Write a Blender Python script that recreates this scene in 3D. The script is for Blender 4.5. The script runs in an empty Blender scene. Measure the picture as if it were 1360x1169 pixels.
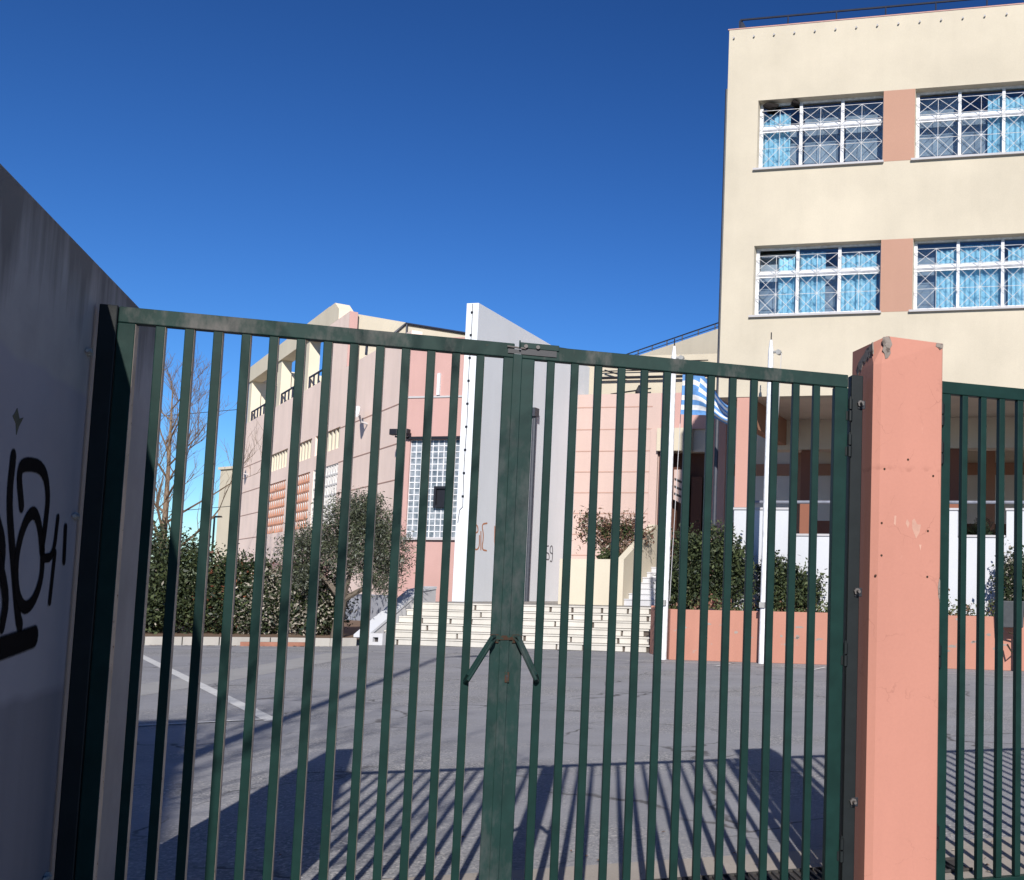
import bpy, bmesh, math, random
import numpy as np
from mathutils import Matrix, Vector

random.seed(11)
RNG = np.random.default_rng(11)
S = bpy.context.scene
C = S.collection
rad = math.radians

# ------------------------------------------------------------------ camera
cam_d = bpy.data.cameras.new('camera')
cam = bpy.data.objects.new('camera', cam_d)
C.objects.link(cam)
PITCH, ROLL = 0.0822, -0.0189
cp, sp, cr, sr = math.cos(PITCH), math.sin(PITCH), math.cos(ROLL), math.sin(ROLL)
right, fwd, up = Vector((1, 0, 0)), Vector((0, cp, sp)), Vector((0, -sp, cp))
rx, uy = cr * right - sr * up, sr * right + cr * up
M = Matrix.Identity(4)
for i in range(3):
    M[i][0], M[i][1], M[i][2] = rx[i], uy[i], -fwd[i]
M[2][3] = 1.5
cam.matrix_world = M
cam_d.sensor_fit = 'HORIZONTAL'
cam_d.sensor_width = 36
cam_d.lens = 1394.8 / 1360 * 36
cam_d.shift_x = (680 - 1140.8) / 1360
cam_d.shift_y = (676.1 - 584.5) / 1360
cam_d.clip_start, cam_d.clip_end = 0.05, 3000
S.camera = cam

# ------------------------------------------------------------------ sky, sun, exposure
SUN_EL = rad(29.6)
SUN_AZ = rad(166.8)                       # clockwise from +Y, direction towards the sun
W = bpy.data.worlds.new('World')
S.world = W
W.use_nodes = True
wn = W.node_tree
wn.nodes.clear()
sky = wn.nodes.new('ShaderNodeTexSky')
sky.sky_type = 'NISHITA'
sky.sun_disc = False
sky.sun_elevation = SUN_EL
sky.sun_rotation = SUN_AZ
sky.altitude = 300
sky.air_density = 1.0
sky.dust_density = 0.0
sky.ozone_density = 6.0
bg = wn.nodes.new('ShaderNodeBackground')
bg.inputs['Strength'].default_value = 0.078
wo = wn.nodes.new('ShaderNodeOutputWorld')
hsv = wn.nodes.new('ShaderNodeHueSaturation')      # the deep polarised blue of the photograph
hsv.inputs['Value'].default_value = 0.54
hsv.inputs['Saturation'].default_value = 1.08
wn.links.new(sky.outputs[0], hsv.inputs['Color'])
gam = wn.nodes.new('ShaderNodeGamma')
gam.inputs['Gamma'].default_value = 1.5
wn.links.new(hsv.outputs[0], gam.inputs['Color'])
wn.links.new(gam.outputs[0], bg.inputs['Color'])
wn.links.new(bg.outputs[0], wo.inputs['Surface'])
sun_d = bpy.data.lights.new('sun', 'SUN')
sun_d.energy = 4.6
sun_d.angle = rad(0.53)
sun_d.color = (1.0, 0.95, 0.885)
sun = bpy.data.objects.new('sun', sun_d)
C.objects.link(sun)
to_sun = Vector((math.sin(SUN_AZ) * math.cos(SUN_EL), math.cos(SUN_AZ) * math.cos(SUN_EL), math.sin(SUN_EL)))
sun.rotation_euler = to_sun.to_track_quat('Z', 'Y').to_euler()
sun.location = to_sun * 40
S.view_settings.view_transform = 'Standard'
S.view_settings.look = 'None'
S.view_settings.gamma = 1
S.view_settings.use_curve_mapping = False
S.view_settings.exposure = 0.48

# ------------------------------------------------------------------ helpers
class MB:
    """collects faces, builds ONE mesh"""
    def __init__(self):
        self.v, self.f, self.m = [], [], []
    def face(self, pts, mi=0):
        n = len(self.v)
        self.v += [tuple(p) for p in pts]
        self.f.append(tuple(range(n, n + len(pts))))
        self.m.append(mi)
    def raw(self, vs, fs, mi=0):
        n = len(self.v)
        self.v += [tuple(p) for p in vs]
        self.f += [tuple(i + n for i in q) for q in fs]
        self.m += [mi] * len(fs)
    def box(self, x0, x1, y0, y1, z0, z1, mi=0, side=None):
        vs = [(x0, y0, z0), (x1, y0, z0), (x1, y1, z0), (x0, y1, z0), (x0, y0, z1), (x1, y0, z1), (x1, y1, z1), (x0, y1, z1)]
        fs = [(0, 3, 2, 1), (4, 5, 6, 7), (0, 1, 5, 4), (1, 2, 6, 5), (2, 3, 7, 6), (3, 0, 4, 7)]
        self.raw(vs, fs, mi)
        if side is not None:
            self.m[-3] = side               # the +x face
        return self
    def prism(self, poly, y0, y1, mi=0):
        """poly in x,z (counter-clockwise seen from -y), extruded along y"""
        n = len(poly)
        vs = [(x, y0, z) for x, z in poly] + [(x, y1, z) for x, z in poly]
        fs = [tuple(range(n)), tuple(range(2 * n - 1, n - 1, -1))]
        fs += [(i, i + n, (i + 1) % n + n, (i + 1) % n) for i in range(n)]
        self.raw(vs, fs, mi)
        return self
    def prismx(self, poly, x0, x1, mi=0):
        """poly in y,z extruded along x"""
        n = len(poly)
        vs = [(x0, y, z) for y, z in poly] + [(x1, y, z) for y, z in poly]
        fs = [tuple(range(n - 1, -1, -1)), tuple(range(n, 2 * n))]
        fs += [(i, (i + 1) % n, (i + 1) % n + n, i + n) for i in range(n)]
        self.raw(vs, fs, mi)
        return self
    def tube(self, pts, r, n=8, mi=0, cap=True):
        """pts list, r number or list"""
        pts = [Vector(p) for p in pts]
        rs = r if isinstance(r, (list, tuple)) else [r] * len(pts)
        vs, fs = [], []
        a = None
        for i, p in enumerate(pts):
            d = (pts[min(i + 1, len(pts) - 1)] - pts[max(i - 1, 0)]).normalized()
            if a is None:
                a = d.orthogonal().normalized()
            a = (a - d * a.dot(d))
            a = a.normalized() if a.length > 1e-6 else d.orthogonal().normalized()
            b = d.cross(a)
            for k in range(n):
                t = 2 * math.pi * k / n
                vs.append(p + (a * math.cos(t) + b * math.sin(t)) * rs[i])
        for i in range(len(pts) - 1):
            for k in range(n):
                fs.append((i * n + k, i * n + (k + 1) % n, (i + 1) * n + (k + 1) % n, (i + 1) * n + k))
        if cap:
            fs.append(tuple(range(n - 1, -1, -1)))
            fs.append(tuple((len(pts) - 1) * n + k for k in range(n)))
        self.raw(vs, fs, mi)
        return self
    def holes(self, x0, x1, z0, z1, y, thick, hs, mi=0, reveal=None):
        """wall in the xz plane, front at y facing -y, with rectangular holes and their reveals"""
        xs = sorted({x0, x1} | {h[0] for h in hs} | {h[1] for h in hs})
        zs = sorted({z0, z1} | {h[2] for h in hs} | {h[3] for h in hs})
        xs = [x for x in xs if x0 <= x <= x1]
        zs = [z for z in zs if z0 <= z <= z1]
        inside = lambda x, z: any(h[0] < x < h[1] and h[2] < z < h[3] for h in hs)
        for i in range(len(xs) - 1):
            for j in range(len(zs) - 1):
                a, b, c, d = xs[i], xs[i + 1], zs[j], zs[j + 1]
                if inside((a + b) / 2, (c + d) / 2):
                    continue
                self.face([(a, y, c), (b, y, c), (b, y, d), (a, y, d)], mi)
                self.face([(a, y + thick, c), (a, y + thick, d), (b, y + thick, d), (b, y + thick, c)], mi)
        y1 = y + thick
        rm = mi if reveal is None else reveal
        for a, b, c, d in hs:
            self.face([(a, y, c), (a, y1, c), (b, y1, c), (b, y, c)], rm)
            self.face([(a, y, d), (b, y, d), (b, y1, d), (a, y1, d)], rm)
            self.face([(a, y, c), (a, y, d), (a, y1, d), (a, y1, c)], rm)
            self.face([(b, y, c), (b, y1, c), (b, y1, d), (b, y, d)], rm)
        self.face([(x0, y, z0), (x0, y1, z0), (x1, y1, z0), (x1, y, z0)], mi)
        self.face([(x0, y, z1), (x1, y, z1), (x1, y1, z1), (x0, y1, z1)], mi)
        self.face([(x0, y, z0), (x0, y, z1), (x0, y1, z1), (x0, y1, z0)], mi)
        self.face([(x1, y, z0), (x1, y1, z0), (x1, y1, z1), (x1, y, z1)], mi)
        return self
    def mesh(self, name, mats, smooth=False):
        me = bpy.data.meshes.new(name)
        me.from_pydata(self.v, [], self.f)
        for m in (mats if isinstance(mats, (list, tuple)) else [mats]):
            me.materials.append(m)
        me.polygons.foreach_set('material_index', self.m)
        if smooth:
            me.polygons.foreach_set('use_smooth', [True] * len(self.f))
            me.set_sharp_from_angle(angle=rad(40))
        me.update()
        return me
    def build(self, name, mats, parent=None, loc=(0, 0, 0), rz=0, smooth=False, bevel=0):
        return link(name, self.mesh(name, mats, smooth), parent, loc, rz, bevel)

def link(name, me, parent=None, loc=(0, 0, 0), rz=0, bevel=0, scale=None):
    o = bpy.data.objects.new(name, me)
    C.objects.link(o)
    o.parent = parent
    o.location = loc
    o.rotation_euler = (0, 0, rz)
    if scale:
        o.scale = scale
    if bevel:
        b = o.modifiers.new('bevel', 'BEVEL')
        b.width = bevel
        b.segments = 2
        b.limit_method = 'ANGLE'
        b.angle_limit = rad(35)
    return o

def tag(o, label=None, cat=None, group=None, kind=None):
    for k, v in (('label', label), ('category', cat), ('group', group), ('kind', kind)):
        if v:
            o[k] = v
    return o

def thing(name, label, cat, loc=(0, 0, 0), rz=0, group=None):
    o = bpy.data.objects.new(name, None)
    o.empty_display_size = 0.2
    C.objects.link(o)
    o.location = loc
    o.rotation_euler = (0, 0, rz)
    return tag(o, label, cat, group)

def copy_tree(o, parent=None):
    c = o.copy()
    C.objects.link(c)
    c.parent = parent
    for ch in list(o.children):
        copy_tree(ch, c)
    return c

# ------------------------------------------------------------------ materials (world-space procedural)
def base_mat(name, rough=0.8, spec=0.3):
    m = bpy.data.materials.new(name)
    m.use_nodes = True
    nt = m.node_tree
    b = nt.nodes['Principled BSDF']
    b.inputs['Roughness'].default_value = rough
    b.inputs['Specular IOR Level'].default_value = spec
    return m, nt, b

def pos(nt, scale=(1, 1, 1)):
    g = nt.nodes.new('ShaderNodeNewGeometry')
    mp = nt.nodes.new('ShaderNodeMapping')
    mp.inputs['Scale'].default_value = scale
    nt.links.new(g.outputs['Position'], mp.inputs['Vector'])
    return mp.outputs[0]

def noise(nt, vec, scale, detail=4, rough=0.6):
    n = nt.nodes.new('ShaderNodeTexNoise')
    n.inputs['Scale'].default_value = scale
    n.inputs['Detail'].default_value = detail
    n.inputs['Roughness'].default_value = rough
    nt.links.new(vec, n.inputs['Vector'])
    return n.outputs['Fac']

def ramp(nt, fac, stops):
    r = nt.nodes.new('ShaderNodeValToRGB')
    el = r.color_ramp.elements
    while len(el) < len(stops):
        el.new(0.5)
    for e, (p, c) in zip(el, stops):
        e.position = p
        e.color = (c, c, c, 1) if isinstance(c, (int, float)) else (*c, 1)
    nt.links.new(fac, r.inputs['Fac'])
    return r.outputs['Color']

def mix(nt, fac, a, b, mode='MIX'):
    m = nt.nodes.new('ShaderNodeMix')
    m.data_type = 'RGBA'
    m.blend_type = mode
    for sock, val in ((m.inputs['Factor'], fac), (m.inputs['A'], a), (m.inputs['B'], b)):
        if hasattr(val, 'links') or isinstance(val, bpy.types.NodeSocket):
            nt.links.new(val, sock)
        elif isinstance(val, (int, float)):
            sock.default_value = val
        else:
            sock.default_value = (*val, 1)
    return m.outputs['Result']

def bump(nt, b, h, strength, dist=0.01):
    n = nt.nodes.new('ShaderNodeBump')
    n.inputs['Strength'].default_value = strength
    n.inputs['Distance'].default_value = dist
    nt.links.new(h, n.inputs['Height'])
    nt.links.new(n.outputs[0], b.inputs['Normal'])

def mul(c, k):
    return tuple(min(1, x * k) for x in c)

def plaster(name, col, var=0.10, streak=0.10, dirt=None, dirt_at=0.66, scale=1.0, rough=0.85, grain=0.15, speck=0.07):
    m, nt, b = base_mat(name, rough, 0.25)
    p = pos(nt)
    big = ramp(nt, noise(nt, p, 0.55 * scale, 5), [(0.3, mul(col, 1 - var)), (0.7, mul(col, 1 + var * 0.5))])
    st = ramp(nt, noise(nt, pos(nt, (1.3, 1.3, 0.16)), 1.2 * scale, 7, 0.6), [(0.36, 1 - streak * 0.6), (0.56, 1.0)])
    c = mix(nt, 1.0, big, st, 'MULTIPLY')
    fine = noise(nt, p, 70, 3)
    c = mix(nt, 1.0, c, ramp(nt, fine, [(0.3, 1 - speck), (0.7, 1 + speck * 0.6)]), 'MULTIPLY')
    if dirt:
        d = ramp(nt, noise(nt, p, 2.6 * scale, 8, 0.72), [(dirt_at, 0), (dirt_at + 0.05, 1)])
        c = mix(nt, d, c, dirt)
    nt.links.new(c, b.inputs['Base Color'])
    bump(nt, b, fine, grain, 0.004)
    return m

def paint(name, col, rough=0.45, chips=None, chip_at=0.7, fade=None, spec=0.4, scale=1.0):
    """gloss or matt paint on metal with chips and faded patches"""
    m, nt, b = base_mat(name, rough, spec)
    p = pos(nt)
    c = ramp(nt, noise(nt, p, 9 * scale, 5), [(0.3, mul(col, 0.8)), (0.72, mul(col, 1.2))])
    if fade:
        f = ramp(nt, noise(nt, pos(nt, (1, 1, 0.45)), 5 * scale, 6, 0.7), [(0.50, 0), (0.72, 0.85)])
        c = mix(nt, f, c, fade)
    if chips:
        d = ramp(nt, noise(nt, p, 42 * scale, 6, 0.75), [(chip_at, 0), (chip_at + 0.03, 1)])
        c = mix(nt, d, c, chips)
        rr = ramp(nt, d, [(0, rough), (1, 0.9)])
        nt.links.new(rr, b.inputs['Roughness'])
    nt.links.new(c, b.inputs['Base Color'])
    bump(nt, b, noise(nt, p, 60, 4), 0.12, 0.002)
    return m

def leafmat(name, col, rough=0.5, spec=0.4):
    m, nt, b = base_mat(name, rough, spec)
    c = ramp(nt, noise(nt, pos(nt), 3.5, 3), [(0.3, mul(col, 0.65)), (0.7, mul(col, 1.3))])
    nt.links.new(c, b.inputs['Base Color'])
    try:
        b.inputs['Transmission Weight'].default_value = 0
        b.inputs['Subsurface Weight'].default_value = 0
    except KeyError:
        pass
    return m

CREAM = (0.53, 0.475, 0.375)
m_cream = plaster('cream_render', CREAM, 0.10, 0.07)
m_sidecream = plaster('lightened_cream_render', (0.70, 0.625, 0.49), 0.06, 0.08)  # cream raised in tone to offset the grazing sun on these walls
m_cream2 = plaster('pale_cream_render', (0.57, 0.515, 0.41), 0.06, 0.08)
m_pink = plaster('pink_render', (0.50, 0.31, 0.28), 0.06, 0.08)
m_pinkwall = plaster('washed_pink_render', (0.88, 0.70, 0.61), 0.07, 0.10, dirt=(0.33, 0.26, 0.23), dirt_at=0.74)
m_peach = plaster('peach_render', (0.505, 0.38, 0.34), 0.04, 0.06)
m_salmon = plaster('salmon_render', (0.43, 0.205, 0.15), 0.08, 0.12, dirt=(0.33, 0.27, 0.24), dirt_at=0.63)
m_pillar = plaster('salmon_pillar_paint', (0.43, 0.197, 0.148), 0.10, 0.08, dirt=(0.36, 0.165, 0.125), dirt_at=0.60, scale=1.1, speck=0.025, grain=0.10)
m_panel = plaster('terracotta_panel_paint', (0.41, 0.237, 0.172), 0.04, 0.03)
m_white = plaster('white_wall_paint', (0.53, 0.545, 0.575), 0.04, 0.06)
m_fin = plaster('white_fin_render', (0.68, 0.71, 0.755), 0.04, 0.06)
m_brown = plaster('dark_brown_paint', (0.10, 0.045, 0.032), 0.1, 0.15)
m_pinkcol = plaster('pink_column_render', (0.49, 0.275, 0.225), 0.05, 0.05)
m_porchpanel = plaster('porch_panel_paint', (0.64, 0.60, 0.55), 0.05, 0.05)
m_redbrown = plaster('red_brown_column_paint', (0.24, 0.10, 0.065), 0.06, 0.06)
m_beam = plaster('brown_beam_paint', (0.38, 0.20, 0.13), 0.08, 0.1)
m_tan = plaster('tan_render', (0.62, 0.53, 0.42), 0.06, 0.1)
m_greypanel = plaster('grey_panel_paint', (0.46, 0.45, 0.46), 0.06, 0.08)
m_groove = plaster('groove_render', (0.40, 0.255, 0.21), 0.05, 0.05)
m_conc = plaster('grey_concrete', (0.30, 0.285, 0.26), 0.16, 0.25, dirt=(0.16, 0.14, 0.12), dirt_at=0.68)
m_kerb = plaster('kerb_concrete', (0.36, 0.34, 0.31), 0.14, 0.2, dirt=(0.2, 0.17, 0.14), dirt_at=0.66)
m_stone = plaster('cream_stone', (0.55, 0.525, 0.475), 0.14, 0.10, dirt=(0.36, 0.31, 0.26), dirt_at=0.66, scale=2)
m_mortar = plaster('step_mortar', (0.10, 0.082, 0.07), 0.14, 0.1)
m_marble = plaster('white_marble', (0.50, 0.50, 0.515), 0.06, 0.06)
m_soil = plaster('dry_soil', (0.17, 0.115, 0.08), 0.3, 0.0, scale=3, grain=0.6)
m_redgravel = plaster('red_gravel', (0.28, 0.13, 0.09), 0.3, 0.0, scale=4, grain=0.6)
m_line = plaster('worn_white_line', (0.55, 0.55, 0.54), 0.15, 0.0, dirt=(0.22, 0.22, 0.23), dirt_at=0.62, scale=5)
m_room = plaster('room_wall', (0.42, 0.43, 0.45), 0.05, 0.0)
m_dark = paint('black_metal', (0.012, 0.013, 0.018), 0.5)
m_railing = paint('dark_railing_paint', (0.02, 0.025, 0.045), 0.5)
m_steel = paint('galvanised_steel', (0.30, 0.30, 0.29), 0.45, chips=(0.15, 0.07, 0.03), chip_at=0.66)
m_oldsteel = paint('old_steel', (0.10, 0.09, 0.085), 0.55, chips=(0.05, 0.03, 0.02), chip_at=0.58)
m_grate = paint('grate_steel', (0.035, 0.033, 0.032), 0.7, chips=(0.06, 0.035, 0.02), chip_at=0.6)
m_rust = paint('rusted_steel', (0.048, 0.026, 0.017), 0.85, chips=(0.016, 0.035, 0.03), chip_at=0.53, spec=0.15)
m_white_metal = paint('white_metal', (0.66, 0.67, 0.69), 0.4, chips=(0.42, 0.40, 0.37), chip_at=0.68)
m_grille = paint('grey_white_grille', (0.56, 0.55, 0.54), 0.5)
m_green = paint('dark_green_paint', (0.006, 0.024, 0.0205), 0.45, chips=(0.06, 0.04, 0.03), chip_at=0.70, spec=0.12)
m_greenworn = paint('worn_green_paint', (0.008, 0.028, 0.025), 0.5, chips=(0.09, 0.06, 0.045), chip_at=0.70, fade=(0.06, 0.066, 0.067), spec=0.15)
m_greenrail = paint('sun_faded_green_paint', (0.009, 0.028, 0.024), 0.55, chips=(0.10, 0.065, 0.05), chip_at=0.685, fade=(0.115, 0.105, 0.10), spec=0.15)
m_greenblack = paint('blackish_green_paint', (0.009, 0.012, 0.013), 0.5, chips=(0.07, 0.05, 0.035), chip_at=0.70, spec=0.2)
m_litedge = paint('lit_edge_tan', (0.50, 0.39, 0.30), 0.7, chips=(0.12, 0.06, 0.035), chip_at=0.62)  # tan for right-hand faces only: their lit edges put into the colour
m_black_spray = paint('black_spray_paint', (0.007, 0.006, 0.007), 0.9, spec=0.05)
m_orange_spray = paint('orange_spray_paint', (0.50, 0.19, 0.08), 0.7)
m_grey_spray = paint('grey_spray_paint', (0.16, 0.16, 0.18), 0.7)
m_rail2 = paint('grey_blue_rail', (0.20, 0.21, 0.25), 0.4)
m_pipe = paint('dark_downpipe_paint', (0.035, 0.04, 0.055), 0.5)
m_interior = plaster('dark_recess', (0.05, 0.045, 0.045), 0.1, 0.1)  # near-black colour for the backs of openings and slots
m_bark = plaster('grey_bark', (0.14, 0.115, 0.09), 0.3, 0.2, scale=4, grain=0.8)
m_twig = plaster('tan_twig', (0.22, 0.16, 0.11), 0.2, 0.1, scale=4)
m_flagblue = paint('flag_blue', (0.11, 0.25, 0.50), 0.8, spec=0.1)
m_flagwhite = paint('flag_white', (0.62, 0.62, 0.62), 0.8, spec=0.1)

l_dark = leafmat('dark_leaf', (0.032, 0.044, 0.018), 0.6, 0.25)
l_mid = leafmat('mid_leaf', (0.062, 0.078, 0.030), 0.6, 0.25)
l_deep = leafmat('deep_leaf', (0.016, 0.026, 0.012))
l_pale = leafmat('pale_leaf', (0.30, 0.27, 0.22), 0.6)
l_redtip = leafmat('red_tip_leaf', (0.16, 0.055, 0.03))
l_olive = leafmat('olive_leaf', (0.074, 0.088, 0.046), 0.55)
l_olived = leafmat('olive_leaf_dark', (0.045, 0.052, 0.034), 0.55)
l_olivel = leafmat('olive_leaf_silver', (0.17, 0.18, 0.15), 0.55)
l_dry = leafmat('dry_leaf', (0.17, 0.095, 0.06), 0.7)
l_dryd = leafmat('dry_leaf_dark', (0.075, 0.035, 0.025), 0.7)
l_moss = leafmat('ground_cover_leaf', (0.07, 0.085, 0.03), 0.7)

# asphalt ------------------------------------------------------
def asphalt():
    m, nt, b = base_mat('worn_asphalt', 0.9, 0.25)
    p = pos(nt)
    v = nt.nodes.new('ShaderNodeTexVoronoi')
    v.inputs['Scale'].default_value = 72
    nt.links.new(p, v.inputs['Vector'])
    speck = nt.nodes.new('ShaderNodeSeparateColor')
    nt.links.new(v.outputs['Color'], speck.inputs[0])
    stones = ramp(nt, speck.outputs[0], [(0.0, (0.13, 0.13, 0.138)), (0.5, (0.24, 0.238, 0.246)), (0.88, (0.33, 0.325, 0.32)), (1.0, (0.58, 0.55, 0.51))])
    smooth = (0.255, 0.256, 0.275)
    wear = ramp(nt, noise(nt, p, 0.42, 5, 0.62), [(0.45, 0.12), (0.62, 0.9)])
    c = mix(nt, wear, smooth, stones)
    c = mix(nt, 1.0, c, ramp(nt, noise(nt, p, 0.9, 6, 0.65), [(0.3, 0.84), (0.7, 1.1)]), 'MULTIPLY')
    stain = ramp(nt, noise(nt, pos(nt, (1, 0.5, 1)), 1.7, 7, 0.7), [(0.66, 0), (0.74, 0.45)])
    c = mix(nt, stain, c, (0.15, 0.15, 0.155))
    # cracks
    v2 = nt.nodes.new('ShaderNodeTexVoronoi')
    v2.feature = 'DISTANCE_TO_EDGE'
    v2.inputs['Scale'].default_value = 0.42
    wv = nt.nodes.new('ShaderNodeVectorMath')
    nn = nt.nodes.new('ShaderNodeTexNoise')
    nn.inputs['Scale'].default_value = 1.6
    nn.inputs['Detail'].default_value = 6
    nt.links.new(p, nn.inputs['Vector'])
    wv.operation = 'MULTIPLY_ADD'
    wv.inputs[1].default_value = (0.9, 0.9, 0)
    nt.links.new(nn.outputs['Color'], wv.inputs[0])
    nt.links.new(p, wv.inputs[2])
    nt.links.new(wv.outputs[0], v2.inputs['Vector'])
    crack = ramp(nt, v2.outputs['Distance'], [(0.0, 1), (0.004, 0.9), (0.009, 0)])
    cm = ramp(nt, noise(nt, p, 0.5, 3), [(0.45, 0), (0.55, 0.8)])
    cc = mix(nt, 1.0, crack, cm, 'MULTIPLY')
    c = mix(nt, cc, c, (0.05, 0.047, 0.045))
    nt.links.new(c, b.inputs['Base Color'])
    bump(nt, b, speck.outputs[0], 0.5, 0.006)
    return m
m_asphalt = asphalt()
m_patch = plaster('pale_asphalt_patch', (0.32, 0.315, 0.31), 0.12, 0.0, dirt=(0.14, 0.135, 0.13), dirt_at=0.62, scale=3, grain=0.6)
m_thresh = plaster('threshold_concrete', (0.34, 0.305, 0.27), 0.15, 0.0, dirt=(0.14, 0.12, 0.10), dirt_at=0.63, scale=3, grain=0.5)

def glassmat():
    m = bpy.data.materials.new('window_glass')
    m.use_nodes = True
    nt = m.node_tree
    nt.nodes.clear()
    o = nt.nodes.new('ShaderNodeOutputMaterial')
    t = nt.nodes.new('ShaderNodeBsdfTransparent')
    t.inputs[0].default_value = (0.90, 0.93, 0.95, 1)
    g = nt.nodes.new('ShaderNodeBsdfGlossy')
    g.inputs['Roughness'].default_value = 0.03
    fr = nt.nodes.new('ShaderNodeFresnel')
    fr.inputs[0].default_value = 1.5
    add = nt.nodes.new('ShaderNodeMath')
    add.operation = 'ADD'
    add.inputs[1].default_value = 0.04
    nt.links.new(fr.outputs[0], add.inputs[0])
    mx = nt.nodes.new('ShaderNodeMixShader')
    nt.links.new(add.outputs[0], mx.inputs[0])
    nt.links.new(t.outputs[0], mx.inputs[1])
    nt.links.new(g.outputs[0], mx.inputs[2])
    nt.links.new(mx.outputs[0], o.inputs[0])
    return m
m_glass = glassmat()

def curtainmat():
    m, nt, b = base_mat('cyan_curtain', 0.85, 0.1)
    c = ramp(nt, noise(nt, pos(nt, (9, 9, 0.3)), 1.0, 3), [(0.3, (0.24, 0.52, 0.68)), (0.7, (0.46, 0.72, 0.82))])
    nt.links.new(c, b.inputs['Base Color'])
    return m
m_curtain = curtainmat()
m_panegrey = plaster('pane_grey', (0.30, 0.36, 0.42), 0.30, 0.3, scale=3)  # for sheets added behind the glass to lighten the panes
m_glassblock, _nt, _b = base_mat('glass_block', 0.12, 0.6)
_c = ramp(_nt, noise(_nt, pos(_nt), 5.0, 3), [(0.32, (0.09, 0.115, 0.14)), (0.68, (0.30, 0.33, 0.36))])
_nt.links.new(_c, _b.inputs['Base Color'])

# ------------------------------------------------------------------ frames of reference
GATE = Vector((-1.55, 4.672, 0))
G_RZ = 0.3473
FAC = Vector((-0.59, 22.43, 0))
F_RZ = -0.195
_f = Matrix.Rotation(F_RZ, 3, 'Z')
_g = Matrix.Rotation(G_RZ, 3, 'Z')
def fac(a, b, z=0):
    return FAC + _f @ Vector((a, b, z))
def gat(s, t, z=0):
    return GATE + _g @ Vector((s, t, z))
W_RZ = rad(130)
WORG = fac(-16.5, 9)

# ================================================================== SETTING
def sheet(name, x0, x1, y0, y1, z, m, kind='structure', loc=(0, 0, 0), rz=0):
    b = MB()
    b.face([(x0, y0, z), (x1, y0, z), (x1, y1, z), (x0, y1, z)])
    return tag(b.build(name, m, None, loc, rz), kind=kind)
m_terrain = plaster('dry_grass_terrain', (0.12, 0.115, 0.06), 0.3, 0.0, scale=0.3)
sheet('terrain', -900, 900, -900, 900, -0.02, m_terrain)
sheet('yard', -40, 30, -25, 60, 0.0, m_asphalt)
# concrete threshold and the drain along the gate
sheet('threshold', -2.6, 5, 0.10, 1.10, 0.004, m_thresh, loc=GATE, rz=G_RZ)
dr = thing('drain_channel', 'dark steel drain grating set in the ground just inside the gate', 'drain', gat(0.9, 0.53), G_RZ)
b = MB(); b.box(-1.1, 1.6, -0.12, 0.12, 0.004, 0.010); b.build('channel', m_interior, dr)
gm = MB()
for k in range(66):
    x = -1.08 + k * 0.04
    gm.box(x, x + 0.014, -0.115, 0.115, 0.0105, 0.022)
gm.box(-1.1, 1.6, -0.125, -0.113, 0.0105, 0.023); gm.box(-1.1, 1.6, 0.113, 0.125, 0.0105, 0.023)
gm.build('grate', m_grate, dr)

def strip(name, pts, w, z, m):
    """flat painted line along world points"""
    b = MB()
    for p, q in zip(pts[:-1], pts[1:]):
        p, q = Vector((*p, z)), Vector((*q, z))
        d = (q - p).normalized()
        s = Vector((-d.y, d.x, 0)) * w / 2
        b.face([p - s, q - s, q + s, p + s])
    return tag(b.build(name, m), kind='structure')
strip('painted_line', [(-16.0, 23.3), (-6.42, 11.74)], 0.15, 0.006, m_line)
strip('painted_line', [(-9.6, 9.42), (-6.55, 11.84)], 0.085, 0.010, m_line)
strip('painted_line', [(-11.3, 24.3), (-5.55, 23.17), (6.0, 19.55)], 0.075, 0.006, m_line)
strip('painted_line', [(-2.86, 21.6), (-2.67, 22.6)], 0.08, 0.010, m_line)
strip('painted_line', [(-0.86, 21.1), (-0.63, 22.0)], 0.08, 0.010, m_line)
strip('painted_line', [(-16.5, 24.3), (-11.3, 24.35)], 0.06, 0.006, m_line)
# pale resurfaced trench in the asphalt
strip('trench_patch', [(-9.8, 13.3), (-10.1, 16.2), (-10.6, 19.5), (-11.3, 23.6)], 0.9, 0.003, m_patch)

# ================================================================== GATE
def tube_bar(parent, name, x0, x1, z0, z1, mats, d=0.035, y0=0.0, bev=0.003):
    b = MB()
    b.box(x0, x1, y0, y0 + d, z0, z1, 0, side=1 if len(mats) > 1 else None)
    return b.build(name, mats, parent, bevel=bev)

bar_me = MB().box(-0.0172, 0.0172, 0.006, 0.040, 0.075, 2.5395, 0, side=1).mesh('bar', [m_green, m_litedge])
bar_me2 = MB().box(-0.0172, 0.0172, 0.006, 0.040, 0.075, 2.5395, 0).mesh('bar', [m_green])
def gate_leaf(label, x_out, x_in, sgn, centre_parts):
    t = thing('gate_leaf', label, 'gate', GATE, G_RZ, 'leaves of the double gate')
    lo, hi = min(x_out, x_in), max(x_out, x_in)
    mats = [m_greenworn, m_litedge]
    # mitred rails and stiles
    b = MB(); b.box(lo, hi, 0.0, 0.045, 2.54, 2.605); b.build('top_rail', [m_greenrail], t, bevel=0.004)
    b = MB(); b.box(lo, hi, 0.0, 0.045, 0.018, 0.074); b.build('bottom_rail', [m_greenworn], t, bevel=0.004)
    so = (lo, lo + 0.062) if sgn < 0 else (hi - 0.07, hi)
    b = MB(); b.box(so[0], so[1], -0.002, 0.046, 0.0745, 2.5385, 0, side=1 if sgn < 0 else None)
    b.build('hinge_stile', [m_green, m_litedge], t, bevel=0.004)
    return t
left = gate_leaf('left leaf of the green barred gate, by the shaded grey wall', -1.534, -0.018, -1, None)
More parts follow.
